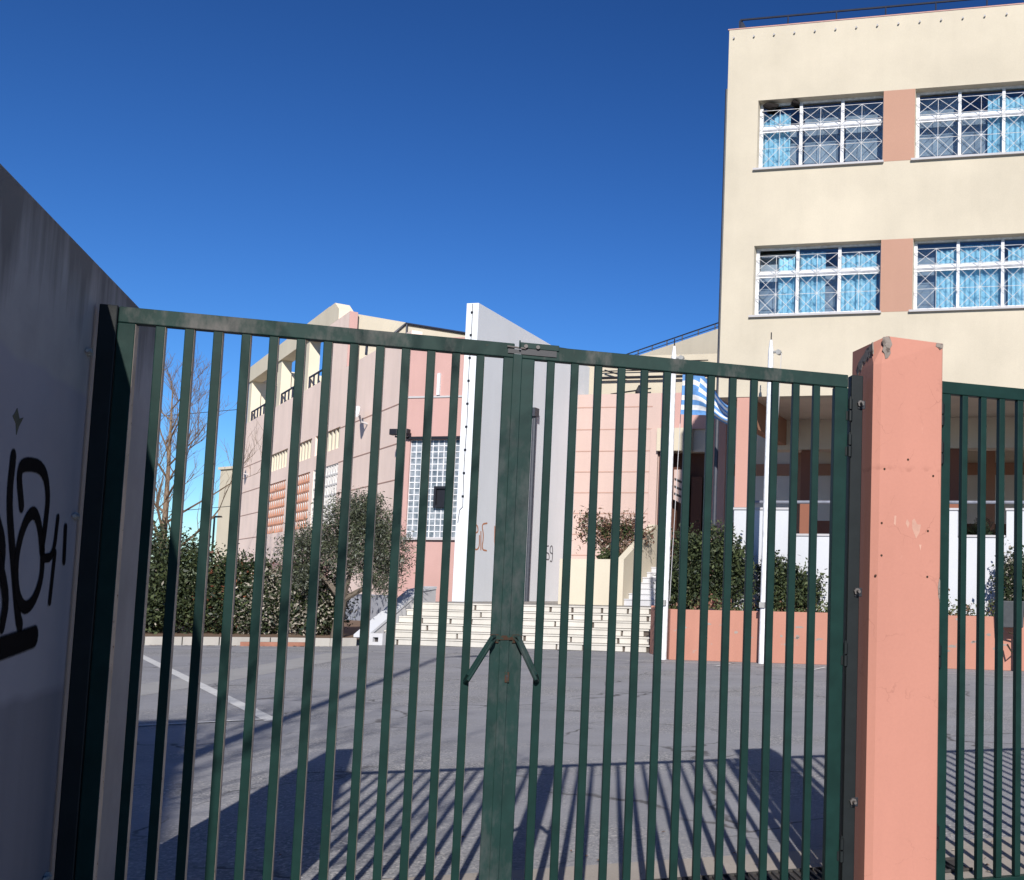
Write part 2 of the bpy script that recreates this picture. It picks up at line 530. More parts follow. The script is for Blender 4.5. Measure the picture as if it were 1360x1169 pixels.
right_ = gate_leaf('right leaf of the green barred gate, next to the salmon pillar', 0.012, 1.579, 1, None)
for i in range(13):
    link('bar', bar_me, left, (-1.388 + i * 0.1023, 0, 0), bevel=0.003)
    link('bar', bar_me2, right_, (0.143 + i * 0.1062, 0, 0), bevel=0.003)
# central stiles: left one, cover strip, right one
b = MB(); b.box(-0.064, -0.019, -0.002, 0.046, 0.0745, 2.5385); b.build('lock_stile', m_greenworn, left, bevel=0.004)
b = MB(); b.box(0.013, 0.071, -0.002, 0.046, 0.0745, 2.5385); b.build('lock_stile', m_greenworn, right_, bevel=0.004)
b = MB(); b.box(-0.0225, 0.0165, -0.0085, -0.0035, 0.09, 2.556); b.build('cover_strip', m_greenworn, right_, bevel=0.003)
# lower overlapping plate with rusted weld on top
b = MB(); b.box(-0.062, 0.069, -0.0125, -0.0090, 1.275, 1.295); b.build('weld_plate', m_rust, left, bevel=0.001)
# lock face
b = MB(); b.box(0.004, 0.022, -0.0135, -0.0105, 1.09, 1.135); b.build('lock_plate', m_rust, right_, bevel=0.001)
b = MB(); b.tube([(0.013, -0.0137, 1.118), (0.013, -0.0155, 1.118)], 0.005, 10); b.box(0.0115, 0.0145, -0.0152, -0.0137, 1.098, 1.117)
b.build('keyhole', m_dark, right_)
# handles: a pair of rods standing out from the stiles and running down to the neighbouring bar
for par, x0, x1 in ((left, -0.045, -0.158), (right_, 0.043, 0.143)):
    b = MB()
    for dz in (0.0, 0.022):
        b.tube([(x0, -0.002, 1.282 + dz * 0.4), (x0 + (x1 - x0) * 0.10, -0.038, 1.268 + dz), (x0 + (x1 - x0) * 0.9, -0.040, 1.105 + dz), (x1, 0.006, 1.090 + dz * 0.4)], 0.0095, 8)
    b.build('handle', m_greenworn, par, smooth=True)
    b = MB(); b.box(min(x0, x0) - 0.016, x0 + 0.016, -0.0095, -0.0065, 1.262, 1.30); b.build('handle_plate', m_rust, par, bevel=0.001)
# torn latch housing on the top rail
b = MB()
b.box(0.0, 0.175, -0.006, -0.001, 2.586, 2.612)
b.box(0.0, 0.006, -0.03, -0.0065, 2.58, 2.615)
b.build('latch_cover', m_greenworn, right_, bevel=0.0015)
b = MB(); b.box(0.012, 0.165, -0.0045, -0.0015, 2.557, 2.5845); b.build('latch_slot', m_dark, right_)
for x in (0.03, 0.082):
    b = MB(); b.tube([(x, -0.0065, 2.594), (x, -0.016, 2.594)], 0.009, 8)
    b.build('latch_bolt', m_oldsteel, right_, smooth=True)
b = MB(); b.box(-0.046, 0.012, -0.0055, -0.0025, 2.558, 2.578); b.build('striker', m_dark, left)
b = MB(); b.tube([(-0.05, -0.008, 2.587), (0.03, -0.008, 2.583)], 0.0045, 8); b.build('latch_rod', m_oldsteel, left, smooth=True)
# hinges
def hinges(par, x, zs):
    for z in zs:
        b = MB()
        b.tube([(x, -0.012, z - 0.055), (x, -0.012, z - 0.004)], 0.0115, 10)
        b.tube([(x, -0.012, z + 0.004), (x, -0.012, z + 0.055)], 0.0115, 10)
        b.tube([(x, -0.012, z + 0.055), (x, -0.012, z + 0.068)], 0.006, 8)
        b.box(x - 0.02, x - 0.006, -0.006, -0.0025, z - 0.05, z - 0.006)
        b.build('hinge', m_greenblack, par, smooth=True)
hinges(right_, 1.588, (2.425, 2.245, 1.21, 0.27))
# gate posts
t = thing('gate_post', 'blackish green steel gate post bolted to the side of the salmon pillar', 'gate post', GATE, G_RZ, 'steel gate posts')
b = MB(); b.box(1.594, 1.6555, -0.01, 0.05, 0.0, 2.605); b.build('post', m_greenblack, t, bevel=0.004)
for z in (2.46, 1.52, 0.5):
    b = MB()
    b.tube([(1.640, -0.010, z), (1.640, -0.055, z)], 0.0075, 8)
    b.tube([(1.640, -0.012, z), (1.640, -0.026, z)], 0.017, 6)
    b.build('bolt', m_oldsteel, t, smooth=True)
    b = MB(); b.box(1.628, 1.667, -0.016, -0.0105, z - 0.026, z + 0.018); b.build('bracket', m_dark, t, bevel=0.002)
t = thing('gate_post', 'blackish gate post in deep shade against the grey wall with the black graffiti', 'gate post', GATE, G_RZ, 'steel gate posts')
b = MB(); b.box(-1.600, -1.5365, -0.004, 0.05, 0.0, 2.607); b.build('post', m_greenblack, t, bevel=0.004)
for z in (2.40, 1.75, 0.38):
    b = MB()
    b.tube([(-1.603, -0.03, z), (-1.618, -0.03, z)], 0.016, 6)
    b.tube([(-1.605, -0.03, z), (-1.606, -0.075, z)], 0.007, 8)
    b.build('bolt', m_steel, t, smooth=True)

# fence on the right of the pillar
t = thing('fence_panel', 'green barred fence panel to the right of the salmon pillar', 'fence', GATE, G_RZ)
b = MB(); b.box(2.086, 4.6, 0.0, 0.045, 2.555, 2.62); b.build('top_rail', m_green, t, bevel=0.004)
b = MB(); b.box(2.086, 4.6, 0.0, 0.045, 0.018, 0.074); b.build('bottom_rail', m_green, t, bevel=0.004)
b = MB(); b.box(2.088, 2.146, -0.002, 0.046, 0.0745, 2.5535); b.build('stile', m_green, t, bevel=0.004)
b = MB(); b.box(4.54, 4.598, -0.002, 0.046, 0.0745, 2.5535); b.build('stile', m_green, t, bevel=0.004)
fb_me = MB().box(-0.0165, 0.0165, 0.004, 0.042, 0.075, 2.5545, 0).mesh('bar', [m_green])
for i in range(21):
    link('bar', fb_me, t, (2.232 + i * 0.1085, 0, 0), bevel=0.003)
hinges(t, 2.092, (2.44, 2.24, 1.2, 0.30))

# salmon pillar -------------------------------------------------
pil = thing('gate_pillar', 'salmon painted square gate pillar with chipped top corner', 'pillar', gat(1.69, -0.08), G_RZ)
bm = bmesh.new()
L0, L1, D1, ZT = 0.0, 0.372, 0.34, 2.80
ch = 0.022
foot = [(ch * 1.6, 0), (L1 - 0.006, 0), (L1, 0.006), (L1, D1), (0, D1), (0, ch)]
nz = [0, 0.9, 1.8, 2.45, 2.66, ZT]
rows = []
for z in nz:
    rows.append([bm.verts.new((x, y, z)) for x, y in foot])
for r0, r1 in zip(rows[:-1], rows[1:]):
    for i in range(6):
        j = (i + 1) % 6
        bm.faces.new((r0[i], r0[j], r1[j], r1[i]))
bm.faces.new(rows[-1])
# broken arris at the top
tp = rows[-1]
tp[0].co += Vector((0.030, 0.012, 0.006)); tp[5].co += Vector((0.006, 0.07, -0.022)); tp[4].co.z -= 0.012
tp[1].co.z -= 0.004; tp[2].co.z -= 0.006
me = bpy.data.meshes.new('shaft'); bm.to_mesh(me); bm.free(); me.materials.append(m_pillar)
link('shaft', me, pil)
nt = m_pillar.node_tree
b_ = nt.nodes['Principled BSDF']
src = b_.inputs['Base Color'].links[0].from_socket
p_ = pos(nt)
vc = nt.nodes.new('ShaderNodeTexVoronoi'); vc.feature = 'DISTANCE_TO_EDGE'; vc.inputs['Scale'].default_value = 3.4
nz_ = nt.nodes.new('ShaderNodeTexNoise'); nz_.inputs['Scale'].default_value = 9; nz_.inputs['Detail'].default_value = 7
nt.links.new(p_, nz_.inputs['Vector'])
va = nt.nodes.new('ShaderNodeVectorMath'); va.operation = 'MULTIPLY_ADD'; va.inputs[1].default_value = (0.16, 0.16, 0.16)
nt.links.new(nz_.outputs['Color'], va.inputs[0]); nt.links.new(p_, va.inputs[2]); nt.links.new(va.outputs[0], vc.inputs['Vector'])
ck = ramp(nt, vc.outputs['Distance'], [(0.0, 1), (0.004, 0.7), (0.010, 0)])
ck = mix(nt, 1.0, ck, ramp(nt, noise(nt, p_, 2.1, 3), [(0.50, 0), (0.60, 0.55)]), 'MULTIPLY')
c_ = mix(nt, ck, src, (0.25, 0.11, 0.08))
sz = nt.nodes.new('ShaderNodeSeparateXYZ'); nt.links.new(p_, sz.inputs[0])
wz = nt.nodes.new('ShaderNodeMath'); wz.operation = 'MULTIPLY_ADD'; wz.inputs[1].default_value = 0.10
nt.links.new(noise(nt, p_, 7, 5), wz.inputs[0]); nt.links.new(sz.outputs[2], wz.inputs[2])
jn = ramp(nt, wz.outputs[0], [(0, 0), (1, 1)])
m1 = nt.nodes.new('ShaderNodeMapRange'); m1.inputs[1].default_value = 2.172; m1.inputs[2].default_value = 2.182; nt.links.new(wz.outputs[0], m1.inputs[0])
m2 = nt.nodes.new('ShaderNodeMapRange'); m2.inputs[1].default_value = 2.205; m2.inputs[2].default_value = 2.190; nt.links.new(wz.outputs[0], m2.inputs[0])
m3 = nt.nodes.new('ShaderNodeMath'); m3.operation = 'MULTIPLY'; nt.links.new(m1.outputs[0], m3.inputs[0]); nt.links.new(m2.outputs[0], m3.inputs[1])
m4 = nt.nodes.new('ShaderNodeMath'); m4.operation = 'MULTIPLY'; nt.links.new(m3.outputs[0], m4.inputs[0]); nt.links.new(ramp(nt, noise(nt, p_, 14, 4), [(0.42, 0), (0.6, 0.45)]), m4.inputs[1])
c_ = mix(nt, m4.outputs[0], c_, (0.27, 0.115, 0.085))
sc_ = ramp(nt, noise(nt, pos(nt, (1, 1, 0.3)), 13, 8, 0.75), [(0.66, 0), (0.72, 0.35)])
c_ = mix(nt, sc_, c_, (0.52, 0.30, 0.24))
nt.links.new(c_, b_.inputs['Base Color'])
# exposed concrete where the render broke off
chipm = plaster('broken_render', (0.24, 0.205, 0.18), 0.4, 0.0, dirt=(0.09, 0.07, 0.06), dirt_at=0.52, scale=8, grain=0.9)
def ragged(name, pts, y, m, parent, depth=0.004, axis='y'):
    b = MB()
    n = len(pts)
    if axis == 'y':
        f0 = [(x, y - depth, z) for x, z in pts]; f1 = [(x, y, z) for x, z in pts]
    else:
        f0 = [(y - depth, x, z) for x, z in pts]; f1 = [(y, x, z) for x, z in pts]
    vs = f0 + f1
    fs = [tuple(range(n)) if axis == 'y' else tuple(range(n - 1, -1, -1))]
    fs += [(i, i + n, (i + 1) % n + n, (i + 1) % n) for i in range(n)]
    b.raw(vs, fs)
    return b.build(name, m, parent)
ragged('chip', [(0.055, 2.686), (0.068, 2.692), (0.083, 2.716), (0.080, 2.742), (0.091, 2.763), (0.083, 2.785), (0.074, 2.803), (0.040, 2.796), (0.036, 2.772), (0.044, 2.750), (0.038, 2.728), (0.050, 2.712)], 0.0005, chipm, pil, 0.002)
ragged('chip', [(0.33, 2.778), (0.345, 2.770), (0.352, 2.76), (0.371, 2.775), (0.371, 2.794), (0.334, 2.795)], 0.0, chipm, pil, 0.003)
ragged('chip', [(0.362, 1.50), (0.371, 1.47), (0.371, 1.58), (0.366, 1.60), (0.359, 1.55)], 0.0, chipm, pil, 0.0015)
def on_side(z):
    return 0.0
ragged('chip', [(0.03, 2.712), (0.06, 2.722), (0.09, 2.700), (0.11, 2.715), (0.14, 2.69), (0.17, 2.70), (0.20, 2.655), (0.22, 2.672), (0.25, 2.640), (0.265, 2.69), (0.24, 2.712), (0.2, 2.728), (0.16, 2.74), (0.13, 2.758), (0.09, 2.762), (0.04, 2.775)], 0.0045, chipm, pil, 0.006, 'x')
for x, z in ((0.060, 2.13), (0.325, 2.11), (0.050, 1.86), (0.052, 1.70), (0.023, 1.60), (0.30, 1.83), (0.30, 1.60), (0.186, 2.185)):
    b = MB()
    b.tube([(x, 0.003, z), (x, -0.0035, z)], 0.0055, 7)
    b.build('old_bolt_hole', m_rust, pil)
ws = plaster('scraped_pale_paint', (0.50, 0.29, 0.225), 0.2, 0.0, scale=6)
for pts in ([(0.115, 1.86), (0.125, 1.85), (0.128, 1.90), (0.118, 1.90)], [(0.178, 1.865), (0.192, 1.84), (0.20, 1.865), (0.186, 1.885)], [(0.214, 1.84), (0.236, 1.79), (0.254, 1.82), (0.262, 1.86), (0.240, 1.862), (0.226, 1.89), (0.214, 1.88)], [(0.252, 1.76), (0.262, 1.73), (0.266, 1.76)]):
    ragged('scrape', pts, 0.0, ws, pil, 0.0008)

# grey wall on the left ----------------------------------------
H_W = rad(-23.1)
wall_rz = math.atan2(math.cos(H_W), math.sin(H_W))            # local x runs away along the wall
wl = thing('boundary_wall', 'grey concrete wall on the left with black graffiti, in shade', 'wall', gat(-1.62, 0), wall_rz)
# local frame: x along the wall (away), y = left of x (behind the wall), z up.  the visible face is y = 0, facing -y
def wallmat():
    m, nt, b = base_mat('stained_wall', 0.85, 0.2)
    tc = nt.nodes.new('ShaderNodeTexCoord')
    sep = nt.nodes.new('ShaderNodeSeparateXYZ')
    nt.links.new(tc.outputs['Object'], sep.inputs[0])
    p = tc.outputs['Object']
    conc = ramp(nt, noise(nt, p, 2.2, 7, 0.65), [(0.3, (0.30, 0.285, 0.285)), (0.7, (0.40, 0.38, 0.38))])
    mp = nt.nodes.new('ShaderNodeMapping'); mp.inputs['Scale'].default_value = (3.5, 3.5, 0.35)
    nt.links.new(p, mp.inputs[0])
    streak = noise(nt, mp.outputs[0], 1.6, 5, 0.6)
    # dark algae runs hanging from the top edge
    zt = nt.nodes.new('ShaderNodeMapRange')
    zt.inputs[1].default_value = 2.15; zt.inputs[2].default_value = 2.77
    nt.links.new(sep.outputs[2], zt.inputs[0])
    ad = nt.nodes.new('ShaderNodeMath'); ad.operation = 'MULTIPLY_ADD'; ad.inputs[1].default_value = 0.55
    nt.links.new(zt.outputs[0], ad.inputs[0]); nt.links.new(streak, ad.inputs[2])
    run = ramp(nt, ad.outputs[0], [(0.78, 0), (1.15, 0.6)])
    conc = mix(nt, run, conc, (0.055, 0.05, 0.048))
    # paler painted-over area, its upper edge wavering at about 2.2 m
    wob = nt.nodes.new('ShaderNodeMath'); wob.operation = 'MULTIPLY_ADD'; wob.inputs[1].default_value = 0.16
    mp2 = nt.nodes.new('ShaderNodeMapping'); mp2.inputs['Scale'].default_value = (1, 0, 0)
    nt.links.new(p, mp2.inputs[0])
    nt.links.new(noise(nt, mp2.outputs[0], 1.5, 2), wob.inputs[0]); nt.links.new(sep.outputs[2], wob.inputs[2])
    top = ramp(nt, wob.outputs[0], [(0.0, 1), (1, 1)])
    lt = nt.nodes.new('ShaderNodeMapRange'); lt.inputs[1].default_value = 2.325; lt.inputs[2].default_value = 2.300
    nt.links.new(wob.outputs[0], lt.inputs[0])
    gx = nt.nodes.new('ShaderNodeMapRange'); gx.inputs[1].default_value = 0.02; gx.inputs[2].default_value = 0.0
    nt.links.new(sep.outputs[0], gx.inputs[0])
    msk = nt.nodes.new('ShaderNodeMath'); msk.operation = 'MULTIPLY'
    nt.links.new(lt.outputs[0], msk.inputs[0]); nt.links.new(gx.outputs[0], msk.inputs[1])
    pt = ramp(nt, noise(nt, p, 1.4, 6), [(0.3, (0.29, 0.275, 0.305)), (0.7, (0.34, 0.325, 0.36))])
    c = mix(nt, msk.outputs[0], conc, pt)
    lo = nt.nodes.new('ShaderNodeMapRange'); lo.inputs[1].default_value = 1.19; lo.inputs[2].default_value = 1.15
    nt.links.new(wob.outputs[0], lo.inputs[0])
    lo2 = nt.nodes.new('ShaderNodeMath'); lo2.operation = 'MULTIPLY'
    nt.links.new(lo.outputs[0], lo2.inputs[0]); nt.links.new(gx.outputs[0], lo2.inputs[1])
    low = ramp(nt, streak, [(0.35, (0.205, 0.195, 0.22)), (0.65, (0.225, 0.215, 0.24))])
    c = mix(nt, lo2.outputs[0], c, low)
    nt.links.new(c, b.inputs['Base Color'])
    bump(nt, b, noise(nt, p, 45, 4), 0.25, 0.004)
    return m
b = MB(); b.box(-3.05, 1.10, 0.0, 0.22, 0.0, 2.772)
w_o = b.build('wall', wallmat(), wl, bevel=0.008)
def spraymat(name, col, density=1.0, noise_scale=160, soft=0.42):
    """paint that thins out towards the edge of the stroke (vertex attribute 'edge': 1 inside, 0 at the rim)"""
    m, nt, b = base_mat(name, 0.9, 0.05)
    b.inputs['Base Color'].default_value = (*col, 1)
    at = nt.nodes.new('ShaderNodeAttribute'); at.attribute_name = 'edge'
    ad = nt.nodes.new('ShaderNodeMath'); ad.operation = 'MULTIPLY_ADD'; ad.inputs[1].default_value = soft
    nt.links.new(noise(nt, pos(nt), noise_scale, 3, 0.7), ad.inputs[0]); nt.links.new(at.outputs['Fac'], ad.inputs[2])
    al = ramp(nt, ad.outputs[0], [(0.30, 0), (0.30 + soft, density)])
    nt.links.new(al, b.inputs['Alpha'])
    return m
def stroke(pts, w, y=-0.0018):
    """flat sprayed ribbon on the xz plane with round soft ends: (verts, faces, edge weights)"""
    P2 = [Vector(p) for p in pts]
    for _ in range(2):                                # Chaikin smoothing
        q = [P2[0]]
        for u, v in zip(P2[:-1], P2[1:]):
            q += [u * 0.75 + v * 0.25, u * 0.25 + v * 0.75]
        q.append(P2[-1]); P2 = q
    n = len(P2)
    vs, fs, ed = [], [], []
    for i, p in enumerate(P2):
        d = (P2[min(i + 1, n - 1)] - P2[max(i - 1, 0)]).normalized()
        sd = Vector((-d.y, d.x)) * w / 2
        for k, e in ((-1.25, 0), (-0.6, 1), (0.6, 1), (1.25, 0)):
            q = p + sd * k
            vs.append((q.x, y, q.y)); ed.append(e)
    for i in range(n - 1):
        for k in range(3):
            fs.append((i * 4 + k, (i + 1) * 4 + k, (i + 1) * 4 + k + 1, i * 4 + k + 1))
    for at, dr_ in ((0, (P2[0] - P2[1]).normalized()), (n - 1, (P2[-1] - P2[-2]).normalized())):
        sd = Vector((-dr_.y, dr_.x)) * w / 2
        ring0, ring1 = [], []
        for a in np.linspace(-math.pi / 2, math.pi / 2, 7):
            o = (dr_ * (w / 2) * math.cos(a) + sd * math.sin(a))
            ring0.append(len(vs)); q = P2[at] + o * 0.6; vs.append((q.x, y, q.y)); ed.append(1)
            ring1.append(len(vs)); q = P2[at] + o * 1.25; vs.append((q.x, y, q.y)); ed.append(0)
        fs.append(tuple(ring0))
        for k in range(6):
            fs.append((ring0[k], ring1[k], ring1[k + 1], ring0[k + 1]))
    return vs, fs, ed
def soft_mesh(name, strokes, m, place=lambda v: v):
    vs, fs, ed = [], [], []
    for v, f, e in strokes:
        k = len(vs)
        vs += [place(q) for q in v]; fs += [tuple(i + k for i in q) for q in f]; ed += e
    me = bpy.data.meshes.new(name)
    me.from_pydata(vs, [], fs)
    me.attributes.new('edge', 'FLOAT', 'POINT').data.foreach_set('value', ed)
    me.materials.append(m)
    return me
m_spray_black = spraymat('soft_black_spray', (0.007, 0.006, 0.007))
m_spray_orange = spraymat('soft_orange_spray', (0.50, 0.19, 0.08), 0.75, 20)
m_spray_grey = spraymat('soft_grey_spray', (0.14, 0.14, 0.16), 0.8, 20)
TAG = [[(-0.764, 1.9), (-0.772, 1.758), (-0.696, 1.594), (-0.59, 1.373), (-0.56, 1.344)], [(-0.646, 1.747), (-0.702, 1.854), (-0.66, 1.891), (-0.455, 1.9), (-0.373, 1.816), (-0.378, 1.701), (-0.396, 1.609)], [(-0.395, 1.603), (-0.444, 1.698), (-0.521, 1.743), (-0.609, 1.689), (-0.661, 1.57), (-0.625, 1.452), (-0.536, 1.397), (-0.439, 1.422), (-0.37, 1.507), (-0.387, 1.604)], [(-0.739, 1.275), (-0.553, 1.288), (-0.40, 1.30)], [(-0.388, 1.577), (-0.26, 1.585), (-0.244, 1.731)], [(-0.246, 1.6), (-0.261, 1.422)], [(-0.143, 1.7), (-0.128, 1.574)], [(-0.871, 1.688), (-0.793, 1.615), (-0.791, 1.523)], [(-0.83, 1.57), (-0.715, 1.438), (-0.742, 1.348)]]
for i, s in enumerate(TAG):
    link('graffiti', soft_mesh('graffiti', [stroke(s, [0.052, 0.046, 0.044, 0.075, 0.032, 0.032, 0.034, 0.05, 0.05][i], -0.0016 - 0.0003 * i)], m_spray_black), wl)
# small gash in the render
gash = plaster('gash_render', (0.10, 0.10, 0.07), 0.4, 0.0, scale=9)
ragged('gash', [(-0.765, 2.062), (-0.735, 2.03), (-0.70, 2.04), (-0.735, 2.005), (-0.752, 1.975), (-0.765, 2.01), (-0.80, 2.03), (-0.785, 2.04)], 0.0, gash, wl, 0.0015)

# ================================================================== MAIN SCHOOL BUILDING (local: x = along front, y = away, z up)
FR = 1.5
A0, A1 = -3.13, 10.6
bays = [(-2.35, 0.71), (1.46, 4.52), (5.27, 8.33)]
storeys = [(11.62, 13.31), (8.04, 9.73)]
sb = thing('school_building', 'tall cream school building on the right with cyan curtained windows', 'building', FAC, F_RZ)
hs = [(a0, a1, z0, z1) for a0, a1 in bays for z0, z1 in storeys]
b = MB(); b.holes(A0, A1, 6.10, 15.14, FR, 0.30, hs)
b.build('front_wall', m_cream, sb)
b = MB(); b.box(A0, A0 + 0.3, FR + 0.302, 10.5, 6.10, 15.14); b.build('side_wall', m_cream, sb)
b = MB(); b.box(A1 - 0.3, A1, FR + 0.302, 10.5, 1.1, 15.14); b.build('side_wall', m_cream, sb)
b = MB(); b.box(A0, A1, 10.502, 10.8, 1.1, 15.14); b.build('rear_wall', m_cream, sb)
b = MB(); b.box(A0 + 0.302, A1 - 0.302, FR + 0.302, 10.5, 14.3, 14.6); b.build('roof', m_conc, sb)
for z in (9.95, 6.12):
    b = MB(); b.box(A0 + 0.302, A1 - 0.302, FR + 0.302, 10.5, z, z + 0.3); b.build('floor_slab', m_tan if z < 7 else m_room, sb)
# partition that makes dim classrooms behind the glass
for z0, z1 in ((6.43, 9.94), (10.26, 14.29)):
    b = MB(); b.box(A0 + 0.31, A1 - 0.31, 5.2, 5.35, z0, z1); b.build('room_wall', m_room, sb)
for a, z0, z1 in ((1.085, 11.62, 13.31), (1.085, 8.04, 9.73), (4.895, 11.62, 13.31), (4.895, 8.04, 9.73)):
    b = MB(); b.box(a - 0.374, a + 0.374, FR - 0.004, FR, z0 - 0.02, z1); b.build('wall_panel', m_panel, sb)
# roof edge: coping and rail
b = MB(); b.box(A0 - 0.03, A1 + 0.03, FR - 0.012, FR + 0.36, 15.142, 15.165); b.build('coping', m_pink, sb)
b = MB()
b.tube([(A0 + 0.22, FR + 0.18, 15.48), (A1 - 0.2, FR + 0.18, 15.48)], 0.026, 6)
b.tube([(A0 + 0.22, FR + 0.18, 15.27), (A1 - 0.2, FR + 0.18, 15.27)], 0.014, 6)
b.tube([(A0 + 0.22, FR + 0.18, 15.48), (A0 + 0.22, 10.3, 15.48)], 0.026, 6)
for k in range(12):
    x = A0 + 0.22 + k * 1.2
    if x < A1:
        b.tube([(x, FR + 0.18, 15.19), (x, FR + 0.18, 15.48)], 0.02, 6)
b.prism([(A0 + 0.17, 15.19), (A0 + 0.42, 15.19), (A0 + 0.26, 15.46), (A0 + 0.17, 15.48)], FR + 0.2, FR + 0.24)
b.build('roof_railing', m_railing, sb)
sp_me = MB().tube([(0, 0, 0), (0, -0.05, -0.012)], 0.022, 7).mesh('drain_spout', m_greypanel)
for k in range(27):
    link('drain_spout', sp_me, sb, (A0 + 0.13 + k * 0.505, FR, 14.93))
# down pipe on the left corner
b = MB(); b.tube([(A0 - 0.05, FR + 0.12, 2.1), (A0 - 0.05, FR + 0.12, 13.7)], 0.05, 8); b.build('downpipe', m_pipe, sb, smooth=True)

def grille(a0, a1, z0, z1, y):
    b = MB()
    r = 0.0066
    H = z1 - z0
    zt = z0 + H * 0.86
    zm = z0 + H * 0.62
    n = 3
    w = (a1 - a0) / n
    def ln(x0, za, x1, zb):
        b.tube([(x0, y, za), (x1, y, zb)], r, 4, cap=False)
    ln(a0, zt, a1, zt); ln(a0, z0 + 0.02, a1, z0 + 0.02); ln(a0, zm + 0.03, a1, zm + 0.03); ln(a0, zm - 0.05, a1, zm - 0.05)
    for k in range(n):
        x0, x1 = a0 + k * w, a0 + (k + 1) * w
        xm = (x0 + x1) / 2
        ln(x0, z0, x0, zt); ln(xm, z0, xm, zt)
        zc = (z0 + zm - 0.05) / 2
        ln(x0, zc, x1, zc)
        ln(x0, z0, x1, zm - 0.05); ln(x0, zm - 0.05, x1, z0)
        ln(x0, zc, xm, zm - 0.05); ln(xm, zm - 0.05, x1, zc); ln(x1, zc, xm, z0); ln(xm, z0, x0, zc)
        ln(x0, zm + 0.03, xm, zt); ln(xm, zt, x1, zm + 0.03); ln(x0, zt, xm, zm + 0.03); ln(xm, zm + 0.03, x1, zt)
    ln(a1, z0, a1, zt)
    return b

def curtain(a0, a1, z0, z1, y, m):
    b = MB()
    n = max(8, int((a1 - a0) / 0.03))
    ph = random.random() * 6
    col = []
    for i in range(n + 1):
        x = a0 + (a1 - a0) * i / n
        yy = y + 0.028 * math.sin(x * 52 + ph) + 0.014 * math.sin(x * 21 + ph * 2)
        col.append((x, yy))
    for (xa, ya), (xb, yb) in zip(col[:-1], col[1:]):
        b.face([(xa, ya, z0), (xb, yb, z0), (xb, yb, z1), (xa, ya, z1)])
    return b

